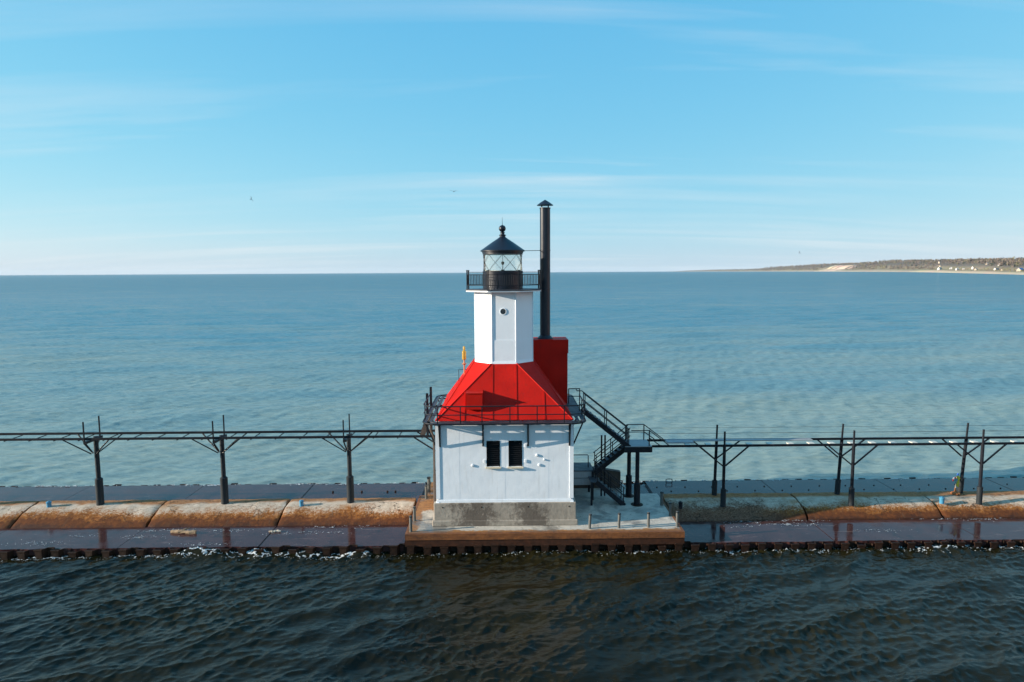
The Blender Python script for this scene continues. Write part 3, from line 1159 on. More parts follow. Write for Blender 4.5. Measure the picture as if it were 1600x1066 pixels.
CUT = [-3.46, -2.05, -0.66, 0.66, 2.05, 3.46]
for k in range(4):
    for i in range(5):
        a, b = CUT[i] + 0.004, CUT[i + 1] - 0.004
        pts = [rp(a, 0), rp(b, 0)]
        if hip_u(b) > 0.02:
            pts.append(rp(b, hip_u(b)))
        if a < -OS < b:
            pts.append(rp(-OS, 1.0))
        if a < OS < b:
            pts.insert(3 if hip_u(b) > 0.02 else 2, rp(OS, 1.0))
        if hip_u(a) > 0.02:
            pts.append(rp(a, hip_u(a)))
        m = MB()
        m.slab(pts, slope_n * 0.03)
        rmb(m, k).build('roof_panel', 'red_paint', roof)
    for x in (-2.05, -0.62, 0.62, 2.05):
        m = MB()
        u1 = hip_u(x) - 0.01
        m.beam(rp(x, 0.0) + slope_n * 0.038, rp(x, u1) + slope_n * 0.038, 0.08, 0.025, slope_n)
        rmb(m, k).build('batten', 'red_paint', roof)
    # corner facet between the front and the right slope
    A = Vector((LX + 3.5, LY - 3.5, RZ0))
    B = Vector((LX + OC, LY - OS, RZ1))
    C = Vector((LX + OS, LY - OC, RZ1))
    nn = (B - A).cross(C - A).normalized()
    if nn.z < 0:
        nn = -nn
    m = MB()
    m.slab([A, B, C], nn * 0.03)
    rmb(m, k).build('roof_panel', 'red_paint', roof)
    for P_ in (B, C):
        m = MB()
        m.beam(A + Vector((0, 0, 0.035)), P_ + Vector((0, 0, 0.035)), 0.07, 0.05)
        rmb(m, k).build('hip_strip', 'red_paint', roof)
# boxed ventilator on the front slope
m = MB()
vx0, vx1, vy = -2.0, -1.17, 34.36
m.add([(vx0, vy, 7.02), (vx1, vy, 7.02), (vx1, vy, 7.84), (vx0, vy, 7.84), (vx0, 34.66, 7.02), (vx1, 34.66, 7.02), (vx1, 35.28, 7.90), (vx0, 35.28, 7.90)],
      [(0, 1, 2, 3), (5, 4, 7, 6), (3, 2, 6, 7), (0, 4, 5, 1), (0, 3, 7, 4), (1, 5, 6, 2)])
vent = m.build('roof_vent', 'red_paint', LH)
m = MB()
m.box(vx0 - 0.025, vx1 + 0.025, vy - 0.03, 35.2, 7.843, 7.875)
m.build('vent_lid', 'red_paint', vent)

# ---- octagonal tower
m = MB()
TW = 1.56


def octp(ap, z, k):
    a = math.pi / 8 + k * math.pi / 4 - math.pi / 2
    rr = ap / math.cos(math.pi / 8)
    return Vector((LX + rr * math.cos(a), LY + rr * math.sin(a), z))


m.add([octp(TW - 0.04, 9.0, k) for k in range(8)] + [octp(TW - 0.04, 12.97, k) for k in range(8)],
      [tuple(range(7, -1, -1)), tuple(range(8, 16))] + [(k, (k + 1) % 8, 8 + (k + 1) % 8, 8 + k) for k in range(8)])
tower = m.build('tower', 'tower_white', LH)
for k in range(8):
    mid = (octp(1, 0, k) + octp(1, 0, k + 1)) / 2 - Vector((LX, LY, 0))
    nn = Vector((mid.x, mid.y, 0)).normalized()
    for (z0, z1, pr) in ((9.10, 10.40, 0.014), (10.36, 12.95, 0.0)):
        m = MB()
        ap = TW - 0.038
        a0, a1 = octp(ap, z0, k), octp(ap, z0, k + 1)
        b0, b1 = octp(ap, z1, k), octp(ap, z1, k + 1)
        s = (a1 - a0).normalized() * 0.006
        m.slab([a0 + s, a1 - s, b1 - s, b0 + s], nn * (0.038 + pr))
        m.build('tower_panel', 'tower_white', tower)
    m = MB()
    a0, a1 = octp(TW + 0.05, 9.12, k), octp(TW + 0.05, 9.12, k + 1)
    b0, b1 = octp(TW + 0.008, 9.32, k), octp(TW + 0.008, 9.32, k + 1)
    m.slab([a0, a1, b1, b0], -nn * 0.03)
    m.build('base_flashing', 'tower_white', tower)
    # corner lap strip
    m = MB()
    m.beam(octp(TW + 0.004, 9.2, k), octp(TW + 0.004, 12.95, k), 0.05, 0.05, tuple(octp(1, 0, k) - Vector((LX, LY, 0))))
    m.build('lap_strip', 'tower_white', tower)
# porthole
PHX, PHZ = LX - 0.03, 11.92
m = MB()
m.lathe((0, 0, 0), [(0.145, 0.0), (0.185, 0.0), (0.185, 0.018), (0.165, 0.024), (0.145, 0.018)], 24, cap=False)
m.v = [(PHX + p[0], LY - TW - 0.001 - p[2], PHZ + p[1]) for p in m.v]
ph = auto_smooth(m.build('porthole', 'tower_white', LH))
m = MB()
m.lathe((0, 0, 0), [(0.147, 0.0), (0.147, 0.006), (0.09, 0.008), (0.0, 0.009)], 24, cap=False)
m.v = [(PHX + p[0], LY - TW - 0.004 - p[2], PHZ + p[1]) for p in m.v]
auto_smooth(m.build('pane', 'porthole_glass', ph), 60)

# ---- upper gallery
UA = 2.02


def oct_slab(ap, z0, z1, inner=None):
    mm = MB()
    mm.add([octp(ap, z0, k) for k in range(8)] + [octp(ap, z1, k) for k in range(8)],
           [tuple(range(7, -1, -1)), tuple(range(8, 16))] + [(k, (k + 1) % 8, 8 + (k + 1) % 8, 8 + k) for k in range(8)])
    return mm


ug = oct_slab(UA, 12.955, 13.02).build('upper_gallery', 'tower_white', LH)
oct_slab(UA + 0.03, 13.022, 13.07).build('floor_plate', 'deck_grey', ug)
RA = UA - 0.04
for z, r_ in ((14.0, 0.014), (13.86, 0.018), (13.30, 0.018)):
    m = MB()
    m.tube([octp(RA, z, k) for k in range(8)], r_, 6, closed=True)
    m.build('rail', 'black_steel', ug)
for k in range(8):
    p = octp(RA, 0, k)
    d = (octp(RA, 0, k + 1) - p).normalized()
    e = (octp(RA, 0, k - 1) - p).normalized()
    for dd in (d, e):
        m = MB()
        q = p + dd * 0.045
        m.tube([(q.x, q.y, 13.07), (q.x, q.y, 14.05)], 0.020, 7)
        m.lathe((q.x, q.y, 14.05), [(0.02, 0), (0.035, 0.02), (0.035, 0.05), (0.0, 0.07)], 8, cap=False)
        m.build('rail_post', 'black_steel', ug)
    m = MB()
    L = (octp(RA, 0, k + 1) - p).length
    nb = 13
    for i in range(1, nb):
        q = p + d * (0.045 + (L - 0.09) * i / nb)
        m.tube([(q.x, q.y, 13.30), (q.x, q.y, 13.86)], 0.011, 5)
    kind(m.build('balusters', 'black_steel', ug), 'stuff')

# ---- lantern
LCX = -0.09
LC = (LCX, LY, 0)
m = MB()
m.lathe(LC, [(1.10, 13.07), (1.10, 13.16), (1.075, 13.17), (1.075, 13.90), (1.105, 13.92), (1.105, 14.05), (1.06, 14.07)], 48)
lan = auto_smooth(m.build('lantern', 'lantern_black', LH))
for i in range(10):
    a = 2 * math.pi * (i + 0.5) / 10
    m = MB()
    x, y = LCX + 1.085 * math.sin(a), LY - 1.085 * math.cos(a)
    m.beam((x, y, 13.17), (x, y, 13.9), 0.05, 0.02, (math.sin(a), -math.cos(a), 0))
    m.build('cover_strip', 'lantern_black', lan)
G0, G1, GR = 14.07, 14.97, 1.06


def gp(th, z, r=GR):
    return (LCX + r * math.sin(th), LY - r * math.cos(th), z)


st8 = math.pi / 4
NSEG = 6


def pane(rows):
    """rows: (z, th0, th1) from bottom to top, meshed as a curved sheet"""
    mm = MB()
    for z, a, b in rows:
        for i in range(NSEG + 1):
            mm.v.append(gp(a + (b - a) * i / NSEG, z))
    for r in range(len(rows) - 1):
        for i in range(NSEG):
            q = r * (NSEG + 1) + i
            mm.f.append((q, q + 1, q + NSEG + 2, q + NSEG + 1))
    return mm


zm = (G0 + G1) / 2
for k in range(8):
    c = k * st8
    g = 0.004
    auto_smooth(pane([(G0, c - g, c + g), (zm, c - st8 / 2 + g, c + st8 / 2 - g), (G1, c - g, c + g)]).build('pane', 'lantern_glass', lan), 80)
    c2 = c + st8 / 2
    auto_smooth(pane([(zm, c2 - g, c2 + g), (G1, c2 - st8 / 2 + g, c2 + st8 / 2 - g)]).build('pane', 'lantern_glass', lan), 80)
    auto_smooth(pane([(G0, c2 - st8 / 2 + g, c2 + st8 / 2 - g), (zm, c2 - g, c2 + g)]).build('pane', 'lantern_glass', lan), 80)
    for s in (1, -1):
        m = MB()
        m.tube([gp(c + s * st8 * i / 8, G0 + (G1 - G0) * i / 8, GR + 0.006) for i in range(9)], 0.0075, 5)
        m.build('glazing_bar', 'black_steel', lan)
m = MB()
m.lathe(LC, [(1.02, 14.95), (1.10, 14.96), (1.10, 15.02), (1.13, 15.04), (1.13, 15.10), (1.22, 15.125), (1.22, 15.17), (1.19, 15.19),
             (0.66, 15.565), (0.30, 15.80), (0.17, 15.90), (0.15, 15.96), (0.19, 15.985), (0.19, 16.02), (0.11, 16.05), (0.10, 16.10), (0.13, 16.13), (0.13, 16.16), (0.08, 16.18)], 48)
lr = auto_smooth(m.build('lantern_roof', 'lantern_black', lan), 30)
m = MB()
m.lathe((LCX - 0.01, LY, 16.36), [(0.19 * math.sin(math.pi * i / 14) + 0.0005, -0.19 * math.cos(math.pi * i / 14)) for i in range(15)], 24)
auto_smooth(m.build('vent_ball', 'lantern_black', lan), 60)
m = MB()
m.tube([(LCX - 0.01, LY, 16.5), (LCX - 0.01, LY, 16.62), (LCX - 0.01, LY, 16.97)], 0.02, 6, r2=0.006)
m.build('lightning_rod', 'black_steel', lan)
m = MB()
m.lathe(LC, [(0.10, 14.08), (0.10, 14.12), (0.03, 14.14), (0.02, 14.14), (0.02, 14.40), (0.07, 14.42), (0.08, 14.45), (0.085, 14.54), (0.06, 14.57), (0.012, 14.58), (0.012, 14.95)], 16)
auto_smooth(m.build('lamp', 'sleeve_grey', lan))
m = MB()
m.lathe(LC, [(0.98, 14.072), (0.98, 14.085)], 32)
m.build('lantern_floor', 'sill_cream', lan)

# ---- chimney: red boxed breast with a tall black flue
m = MB()
m.box(1.15, 3.56, 38.5, 40.2, 6.5, 9.42)
ch = m.build('chimney_breast', 'red_paint', LH)
m = MB()
m.box(1.12, 3.60, 38.46, 40.24, 9.40, 10.16)
m.build('breast_hood', 'red_paint', ch)
m = MB()
m.box(1.90, 2.72, 38.42, 38.47, 9.70, 10.19)
m.build('clean_out_plate', 'red_paint', ch)
FX, FY = 2.33, 39.3
m = MB()
m.lathe((FX, FY, 0), [(0.46, 10.16), (0.46, 10.20), (0.31, 10.34), (0.295, 10.36), (0.295, 13.0), (0.312, 13.01), (0.312, 13.05), (0.295, 13.06), (0.295, 15.18), (0.312, 15.19), (0.312, 15.24), (0.295, 15.25),
                      (0.295, 17.55), (0.315, 17.56), (0.315, 17.62), (0.27, 17.62)], 32)
fl = auto_smooth(m.build('flue', 'lantern_black', LH), 30)
for i in range(4):
    a = math.pi / 4 + i * math.pi / 2
    m = MB()
    x, y = FX + 0.26 * math.cos(a), FY + 0.26 * math.sin(a)
    m.beam((x, y, 17.58), (x, y, 17.80), 0.05, 0.02)
    m.build('cap_strut', 'black_steel', fl)
m = MB()
m.lathe((FX, FY, 0), [(0.46, 17.74), (0.47, 17.76), (0.24, 17.93), (0.02, 18.06)], 32)
auto_smooth(m.build('rain_cap', 'lantern_black', fl), 30)
m = MB()
m.tube([(LCX + 1.05, LY + 0.6, 15.17), (FX - 0.25, FY - 0.12, 15.21)], 0.018, 6)
m.build('stay_rod', 'black_steel', fl)

# ---- fog signal on the left slope
hx, hy = -2.30, 38.2
m = MB()
m.tube([(hx, hy, 7.9), (hx, hy, 9.15)], 0.038, 8)
fs = m.build('fog_signal', 'copper', LH)
m = MB()
m.lathe((hx, hy, 0), [(0.03, 8.80), (0.10, 8.84), (0.13, 8.88), (0.05, 8.93), (0.04, 9.0)], 12)
auto_smooth(m.build('collar', 'copper', fs))
m = MB()
m.lathe((hx, hy, 0), [(0.05, 9.10), (0.115, 9.12), (0.115, 9.58), (0.06, 9.62), (0.05, 9.64), (0.065, 9.66), (0.065, 9.82), (0.03, 9.87)], 16)
auto_smooth(m.build('horn_body', 'yellow_paint', fs))
m = MB()
m.tube([(-2.62, 38.3, 7.55), (-2.62, 38.3, 8.52), (-1.95, 38.3, 8.52)], 0.018, 6)
m.build('guard_rail', 'black_steel', fs)


# ------------------------------------------------------------------ catwalks
def stair(parent, p0, p1, y0, y1, ntread, mat='black_steel', rails=True, h=0.90):
    """straight flight between p0=(x,z) and p1=(x,z), strings at y0 and y1"""
    (x0, z0), (x1, z1) = p0, p1
    first = None
    for y in (y0, y1):
        m = MB()
        m.beam((x0, y, z0 - 0.10), (x1, y, z1 - 0.10), 0.05, 0.26)
        m.build('stringer', mat, parent)
        if rails:
            for q in (h * 0.5, h):
                m = MB()
                m.tube([(x0, y, z0 + q), (x1, y, z1 + q)], 0.026, 7)
                m.build('handrail', mat, parent)
            for f in (0.04, 0.5, 0.96):
                m = MB()
                x, z = x0 + (x1 - x0) * f, z0 + (z1 - z0) * f
                m.beam((x, y, z), (x, y, z + h), 0.045, 0.045, (0, 1, 0))
                m.build('baluster_post', mat, parent)
    for i in range(ntread):
        f = (i + 0.5) / ntread
        x, z = x0 + (x1 - x0) * f, z0 + (z1 - z0) * f
        if first is None:
            m = MB()
            m.box(x - 0.13, x + 0.13, min(y0, y1) + 0.03, max(y0, y1) - 0.03, z - 0.02, z + 0.02)
            first = m.build('tread', 'deck_grey', parent)
            fx, fz = x, z
        else:
            repeat(first, (x - fx, 0, z - fz))


YN, YF = 37.02, 38.36       # catwalk strings


def stringers(parent, x0, x1, z, h=0.13):
    for y in (YN, YF):
        m = MB()
        m.beam((x0, y, z - h / 2), (x1, y, z - h / 2), 0.06, h)
        m.build('stringer', 'black_steel', parent)


# left catwalk: single columns with Y braces
CZL = 5.07
CL = empty('elevated_catwalk', (-3.6, 37.7, 1.0), 'black steel elevated catwalk on single columns, left of the lighthouse', 'catwalk')
stringers(CL, -48, -3.62, CZL)
first = None
for i in range(33):
    x = -4.6 - i * 1.345
    if first is None:
        m = MB()
        m.box(x - 0.022, x + 0.022, YN - 0.06, YF + 0.06, CZL - 0.17, CZL - 0.135)
        first = m.build('crosstie', 'black_steel', CL)
    else:
        repeat(first, (-i * 1.345, 0, 0))
bent = None
for i, x in enumerate((-23.05, -16.0, -8.86, -30.2, -37.4)):
    if bent is None:
        bx0 = x
        m = MB()
        m.tube([(x, 37.95, 0.9), (x, 37.92, CZL - 0.13)], 0.125, 12)
        bent = auto_smooth(m.build('column', 'sleeve_grey', CL))
        ORG[bent.name] = org(CL)
        kids = []
        m = MB()
        m.lathe((x, 37.95, 0), [(0.205, 0.85), (0.205, 2.48), (0.14, 2.54)], 16)
        kids.append(auto_smooth(m.build('sleeve', 'sleeve_grey', bent)))
        m = MB()
        m.box(x - 0.09, x + 0.09, YN - 0.1, YF + 0.1, CZL - 0.33, CZL - 0.195)
        kids.append(m.build('cross_beam', 'black_steel', bent))
        for y, s in ((YN, -1), (YF, -1), (YN, 1), (YF, 1)):
            m = MB()
            m.beam((x + s * 0.12, 37.72 + (y - 37.72) * 0.12, 4.0), (x + s * 1.25, y, CZL - 0.12), 0.055, 0.055)
            kids.append(m.build('brace', 'black_steel', bent))
        for y, zt in ((YN - 0.06, 5.97), (YF + 0.06, 6.0)):
            m = MB()
            m.beam((x - 0.05, 37.72 + (y - 37.72) * 0.2, 4.15), (x - 0.05, y, 4.75), 0.06, 0.06)
            m.beam((x - 0.05, y, 4.72), (x - 0.05, y, zt), 0.06, 0.06, (0, 1, 0))
            kids.append(m.build('upright', 'black_steel', bent))
    else:
        c = repeat(bent, (x - bx0, 0, 0))
        for kd in kids:
            kc = kd.copy()
            COL.objects.link(kc)
            kc.parent = c
# braces to the house wall and the short flight up to the gallery
for y in (YN, YF):
    m = MB()
    m.beam((-5.05, y, CZL - 0.12), (-3.62, y, 4.02), 0.07, 0.07)
    m.build('wall_brace', 'black_steel', CL)
SL = empty('short_stair', (-4.6, 37.4, CZL), 'short steep ladder stair from the left catwalk up to the roof gallery', 'stair')
stair(SL, (-4.62, CZL), (-4.16, GZ), 37.15, 37.75, 7, 'pipe_brown', False, 0.85)
for (x, y, zt) in ((-4.28, 36.95, 7.42), (-4.22, 38.3, 7.55)):
    m = MB()
    m.beam((x, y, 5.1), (x, y, zt), 0.13, 0.10, (0, 1, 0))
    m.build('newel', 'black_steel', SL)

# right catwalk: pairs of legs
CZR = 4.40
CR = empty('elevated_catwalk', (9.0, 37.7, 1.0), 'black steel elevated catwalk on paired legs, right of the stair landing', 'catwalk')
stringers(CR, 8.12, 48, CZR)
first = None
for i in range(30):
    x = 10.2 + i * 1.16
    if first is None:
        m = MB()
        m.box(x - 0.15, x + 0.15, YN + 0.035, YN + 0.62, CZR - 0.10, CZR - 0.05)
        first = m.build('crosstie', 'tie_pale', CR)
    else:
        repeat(first, (i * 1.16, 0, random.uniform(-0.01, 0.01)))
m = MB()
m.box(9.1, 10.6, YN + 0.5, YF - 0.04, CZR - 0.045, CZR + 0.02)
m.build('deck_board', 'plank_grey', CR)
m = MB()
m.box(10.6, 17.5, YF - 0.42, YF - 0.04, CZR - 0.045, CZR + 0.01)
m.build('deck_board', 'plank_grey', CR)
for y, zs in ((YN, (4.72, 5.05)), (YF, (4.72, 5.05))):
    for z in zs:
        m = MB()
        m.tube([(8.2, y, z), (48, y, z)], 0.007, 5)
        m.build('rail_cable', 'black_steel', CR)
for i, (x, lean) in enumerate(((12.13, 0.01), (19.33, 0.08), (26.55, 0.11), (33.7, 0.06))):
    for y, near in ((36.93, True), (38.50, False)):
        zt = 5.16 if near else 5.18
        m = MB()
        dx = 0.0 if near else lean + 0.04
        m.tube([(x - dx * 0.25, y, 0.9), (x + dx, y, CZR - 0.05)], 0.088, 10)
        m.tube([(x + dx, y, CZR - 0.05), (x + dx * 1.3, y, zt)], 0.055, 8)
        leg = auto_smooth(m.build('leg', 'black_steel', CR))
        m = MB()
        m.tube([(x - dx * 0.25, y, 0.9), (x + dx * 0.05, y, 1.90)], 0.15, 14)
        auto_smooth(m.build('sleeve', 'sleeve_grey', leg), 40)
        yb = YN if near else YF
        for s in (-1, 1):
            m = MB()
            m.beam((x + s * 0.08, y, 3.22), (x + s * 1.38, yb, CZR - 0.1), 0.07, 0.07)
            m.build('brace', 'black_steel', leg)

# landing with its two flights, and the porch flight
LD = empty('stair_landing', (7.3, 37.7, 1.0), 'black steel landing on two tall legs between the two upper stair flights and catwalk', 'landing')
m = MB()
m.box(6.62, 8.10, 36.92, 38.46, 4.33, 4.37)
m.build('floor_plate', 'plank_grey', LD)
m = MB()
m.box(6.60, 8.12, 36.90, 36.97, 4.02, 4.325)
m.build('edge_beam', 'black_steel', LD)
m = MB()
m.box(6.60, 8.12, 38.42, 38.49, 4.10, 4.325)
m.build('edge_beam', 'black_steel', LD)
m = MB()
m.box(7.1, 7.5, 36.975, 38.41, 4.12, 4.325)
m.build('cross_beam', 'black_steel', LD)
for (x, y) in ((7.33, 37.05), (7.14, 38.55)):
    m = MB()
    m.tube([(x, y, 0.85), (x, y, 4.2)], 0.115, 12)
    lg = auto_smooth(m.build('leg', 'black_steel', LD))
    m = MB()
    m.lathe((x, y, 0), [(0.175, 0.85), (0.175, 2.22), (0.12, 2.27)], 14)
    auto_smooth(m.build('sleeve', 'black_steel', lg))
    m = MB()
    m.lathe((x, y, 0), [(0.34, 0.99), (0.34, 1.03), (0.2, 1.04)], 14)
    m.build('foot_plate', 'rust_pile', lg)
for y in (36.95, 38.43):
    for (xa, za, xb, zb) in ((6.95, 5.25, 7.95, 5.25), (7.95, 5.25, 9.05, 4.40), (7.95, 4.83, 8.55, 4.40)):
        m = MB()
        m.tube([(xa, y, za), (xb, y, zb)], 0.027, 7)
        m.build('handrail', 'black_steel', LD)
    for x in ((7.95,) if y < 37 else (6.95, 7.95)):
        m = MB()
        m.beam((x, y, 4.3), (x, y, 5.25), 0.055, 0.055, (0, 1, 0))
        m.build('rail_post', 'black_steel', LD)
m = MB()
m.tube([(6.95, 38.43, 4.81), (7.95, 38.43, 4.81)], 0.024, 7)
m.build('handrail', 'black_steel', LD)

S1 = empty('steel_stair', (5.6, 37.3, 4.4), 'black steel stair running down from the roof gallery to the landing', 'stair')
stair(S1, (4.28, 6.47), (6.86, 4.40), 36.96, 37.70, 10)
m = MB()
m.tube([(4.02, 38.4, 7.36), (4.02, 37.72, 7.36), (4.28, 37.70, 7.36)], 0.027, 7)
m.tube([(3.62, 38.45, 7.36), (4.25, 38.45, 7.36)], 0.027, 7)
m.tube([(3.62, 38.45, 6.92), (4.25, 38.45, 6.92)], 0.024, 7)
for x in (3.62, 4.25):
    m.beam((x, 38.45, 6.45), (x, 38.45, 7.37), 0.05, 0.05, (0, 1, 0))
m.build('top_rail', 'black_steel', S1)

S2 = empty('steel_stair', (6.2, 38.1, 2.7), 'black steel stair below the landing running down left to the porch', 'stair')
stair(S2, (7.05, 4.32), (5.05, 2.70), 37.78, 38.48, 9)
for x in (5.55, 5.75):
    m = MB()
    m.tube([(x, 38.62, 1.0), (x, 38.62, 4.6)], 0.05, 8)
    m.build('hanger_post', 'black_steel', S2)

PO = empty('porch', (4.2, 38.8, 1.0), 'raised steel porch in shade at the right wall of the lighthouse', 'porch')
m = MB()
m.box(3.46, 5.02, 37.95, 39.6, 2.66, 2.72)
m.build('floor', 'deck_grey', PO)
for z0, z1 in ((2.28, 2.65), (1.86, 2.24)):
    m = MB()
    m.box(3.48, 4.98, 37.98, 38.04, z0, z1)
    m.build('apron_panel', 'plank_grey', PO)
    m = MB()
    m.box(4.92, 4.98, 38.045, 39.55, z0, z1)
    m.build('apron_panel', 'plank_grey', PO)
for (x, y) in ((4.95, 37.9), (4.95, 39.58), (3.7, 39.58)):
    m = MB()
    m.beam((x, y, 0.9), (x, y, 2.66), 0.12, 0.12, (0, 1, 0))
    m.build('leg', 'black_steel', PO)
m = MB()
m.tube([(3.5, 38.6, 3.45), (4.75, 38.6, 3.45), (4.78, 38.6, 3.40), (4.78, 38.6, 2.72)], 0.028, 7)
m.build('handrail', 'black_steel', PO)

S3 = empty('steel_stair', (5.8, 37.3, 1.0), 'black steel stair at ground level running down right from the porch', 'stair')
stair(S3, (5.02, 2.45), (6.62, 1.08), 36.95, 37.72, 7)
m = MB()
m.box(4.70, 5.12, 36.93, 38.2, 2.36, 2.33)
m.build('top_step', 'deck_grey', S3)
m = MB()
m.beam((4.78, 37.0, 0.98), (4.78, 37.0, 2.36), 0.1, 0.1, (0, 1, 0))
m.build('leg', 'black_steel', S3)

m = MB()
m.add([(3.3, 40.25, 0.4), (6.95, 40.25, 0.4), (6.95, 40.25, 1.92), (5.6, 40.25, 2.15), (3.3, 40.25, 2.33),
       (3.3, 40.65, 0.4), (6.95, 40.65, 0.4), (6.95, 40.65, 1.92), (5.6, 40.65, 2.15), (3.3, 40.65, 2.33)],
      [(0, 1, 2, 3, 4), (9, 8, 7, 6, 5), (0, 5, 6, 1), (1, 6, 7, 2), (2, 7, 8, 3), (3, 8, 9, 4), (4, 9, 5, 0)])
tag(m.build('bulkhead', 'dark_wall', at=(5, 40.4, 0.4)), 'low dark brown bulkhead with sloping top behind the porch stair', 'wall')


# ------------------------------------------------------------------ posts on the platform
def pad_post(x, y, h, r, label, group, lean=0.0):
    m = MB()
    m.lathe((x, y, PZ), [(r, -0.1), (r, h - 0.03), (r * 0.92, h), (r * 0.3, h + 0.02)], 12)
    m.v = [(p[0] + lean * (p[2] - PZ), p[1], p[2]) for p in m.v]
    o = auto_smooth(m.build('guard_post', 'post_grey', at=(x, y, PZ)))
    m = MB()
    m.lathe((x + lean * h, y, PZ + h), [(r * 1.12, -0.06), (r * 1.12, -0.015), (r * 0.9, 0.0)], 12)
    m.build('cap', 'sleeve_grey', o)
    tag(o, label, 'post', group)


GP = 'steel guard posts round the lighthouse platform'
pad_post(4.24, 33.55, 0.76, 0.07, 'grey guard post on front platform edge nearest the concrete plinth', GP, 0.05)
pad_post(5.74, 33.59, 0.78, 0.07, 'grey guard post second from the plinth along the sunlit front edge', GP, 0.03)
pad_post(7.26, 33.64, 0.78, 0.07, 'grey guard post third from the plinth along the sunlit front edge', GP)
pad_post(8.74, 33.69, 0.80, 0.07, 'grey guard post at the front right corner of the platform', GP)
pad_post(8.76, 35.26, 0.72, 0.07, 'shaded guard post on the right platform edge, nearer of two', GP)
pad_post(8.70, 36.95, 0.76, 0.09, 'dark thick guard post on right platform edge beside the crown block', GP)
pad_post(-4.80, 33.34, 0.82, 0.075, 'grey guard post at the front left corner of the platform', GP)
pad_post(-4.81, 34.86, 0.76, 0.075, 'grey guard post on left platform edge beside the dark joint', GP)
pad_post(-4.60, 38.40, 0.80, 0.075, 'grey guard post behind the left crown block, lowest of the three', GP)
pad_post(-4.60, 39.83, 0.85, 0.10, 'stout dark guard post, middle of the three left of the downpipe', GP)
pad_post(-4.42, 41.45, 0.80, 0.075, 'slim guard post farthest back left of the lighthouse', GP)


def bollard(x, y, z, r, h, mat, label):
    m = MB()
    m.lathe((x, y, z), [(r, -0.05), (r, h * 0.72), (r * 1.12, h * 0.74), (r * 1.12, h * 0.97), (r * 1.0, h)], 16)
    o = auto_smooth(m.build('bollard', mat, at=(x, y, z)))
    m = MB()
    m.lathe((x, y, z + h), [(r * 0.5, 0.0), (r * 0.5, 0.03), (r * 0.2, 0.04)], 10)
    m.build('bolt_head', mat, o)
    tag(o, label, 'bollard', 'short bollards on the pier crown')


bollard(-25.79, 37.70, 0.96, 0.125, 0.30, 'blue_paint', 'short blue bollard at the far left between joint and catwalk column')
bollard(-11.54, 37.55, 0.94, 0.115, 0.30, 'blue_paint', 'short pale blue bollard right of the joint nearest the lighthouse')
bollard(24.45, 36.95, 1.0, 0.125, 0.30, 'blue_paint', 'short blue bollard near the right end beside the streamer post')
bollard(9.68, 36.66, 0.95, 0.11, 0.32, 'black_steel', 'short black bollard in shade at the right edge of the platform')


# ------------------------------------------------------------------ loose things
def rough_log(name, a, b, r, mat, label, seed):
    g = np.random.default_rng(seed)
    a, b = Vector(a), Vector(b)
    pts = [a.lerp(b, i / 9) + Vector((0, g.normal(0, 0.015), g.normal(0, 0.01))) for i in range(10)]
    m = MB()
    m.tube(pts, r, 9)
    m.v = [(p[0] + g.normal(0, 0.012), p[1] + g.normal(0, 0.014), p[2] + g.normal(0, 0.012)) for p in m.v]
    o = m.build(name, mat, at=tuple(a.lerp(b, 0.5)))
    tag(o, label, 'driftwood')
    return o


lg = rough_log('driftwood_log', (-17.75, 35.2, AP_Z + 0.08), (-16.38, 35.0, AP_Z + 0.09), 0.10, 'driftwood', 'waterlogged brown log lying on the wet apron left of the lighthouse', 3)
m = MB()
m.tube([(-17.2, 35.12, AP_Z + 0.12), (-17.0, 35.2, AP_Z + 0.20), (-16.8, 35.3, AP_Z + 0.22)], 0.05, 7, r2=0.02)
m.build('branch_stub', 'driftwood', lg)
rough_log('driftwood_stick', (-12.55, 35.15, AP_Z + 0.03), (-12.0, 35.22, AP_Z + 0.04), 0.05, 'pale_wood', 'small pale stick on the wet apron below the second joint', 4)

# post with streamers
sx, sy, sz = 26.05, 38.25, 1.08
SP = empty('memorial_post', (sx, sy, sz), 'slim post hung with yellow, red and blue streamers beside a leaning catwalk leg', 'memorial')
m = MB()
m.tube([(sx, sy, sz - 0.05), (sx + 0.03, sy, sz + 0.55), (sx + 0.05, sy, sz + 0.95)], 0.035, 8)
m.build('post', 'pale_wood', SP)
for i in range(7):
    a = i * 0.9
    m = MB()
    cx_, cy_ = sx + 0.16 * math.cos(a), sy - 0.05 + 0.12 * math.sin(a)
    m.lathe((cx_, cy_, sz - 0.02), [(0.09, 0), (0.10, 0.05), (0.07, 0.11), (0.02, 0.13)], 7, ph=a)
    m.build('stone', 'orange_stone', SP)
m = MB()
m.lathe((sx + 0.0, sy - 0.03, sz), [(0.07, 0.10), (0.06, 0.25), (0.045, 0.34)], 8)
m.build('wrap', 'orange_stone', SP)


def ribbon(pts, w, mat, name):
    mm = MB()
    for i, p in enumerate(pts):
        ww = w * (0.6 + 0.4 * math.sin(i * 1.3 + 1))
        mm.v += [(p[0] - ww, p[1], p[2]), (p[0] + ww, p[1] - 0.03, p[2]), (p[0] + ww, p[1] - 0.01, p[2]), (p[0] - ww, p[1] + 0.02, p[2])]
    for i in range(len(pts) - 1):
        a_, b_ = i * 4, i * 4 + 4
        for j in range(4):
            mm.f.append((a_ + j, a_ + (j + 1) % 4, b_ + (j + 1) % 4, b_ + j))
    mm.f += [(3, 2, 1, 0), tuple(len(mm.v) - 4 + j for j in range(4))]
    mm.build(name, mat, SP)


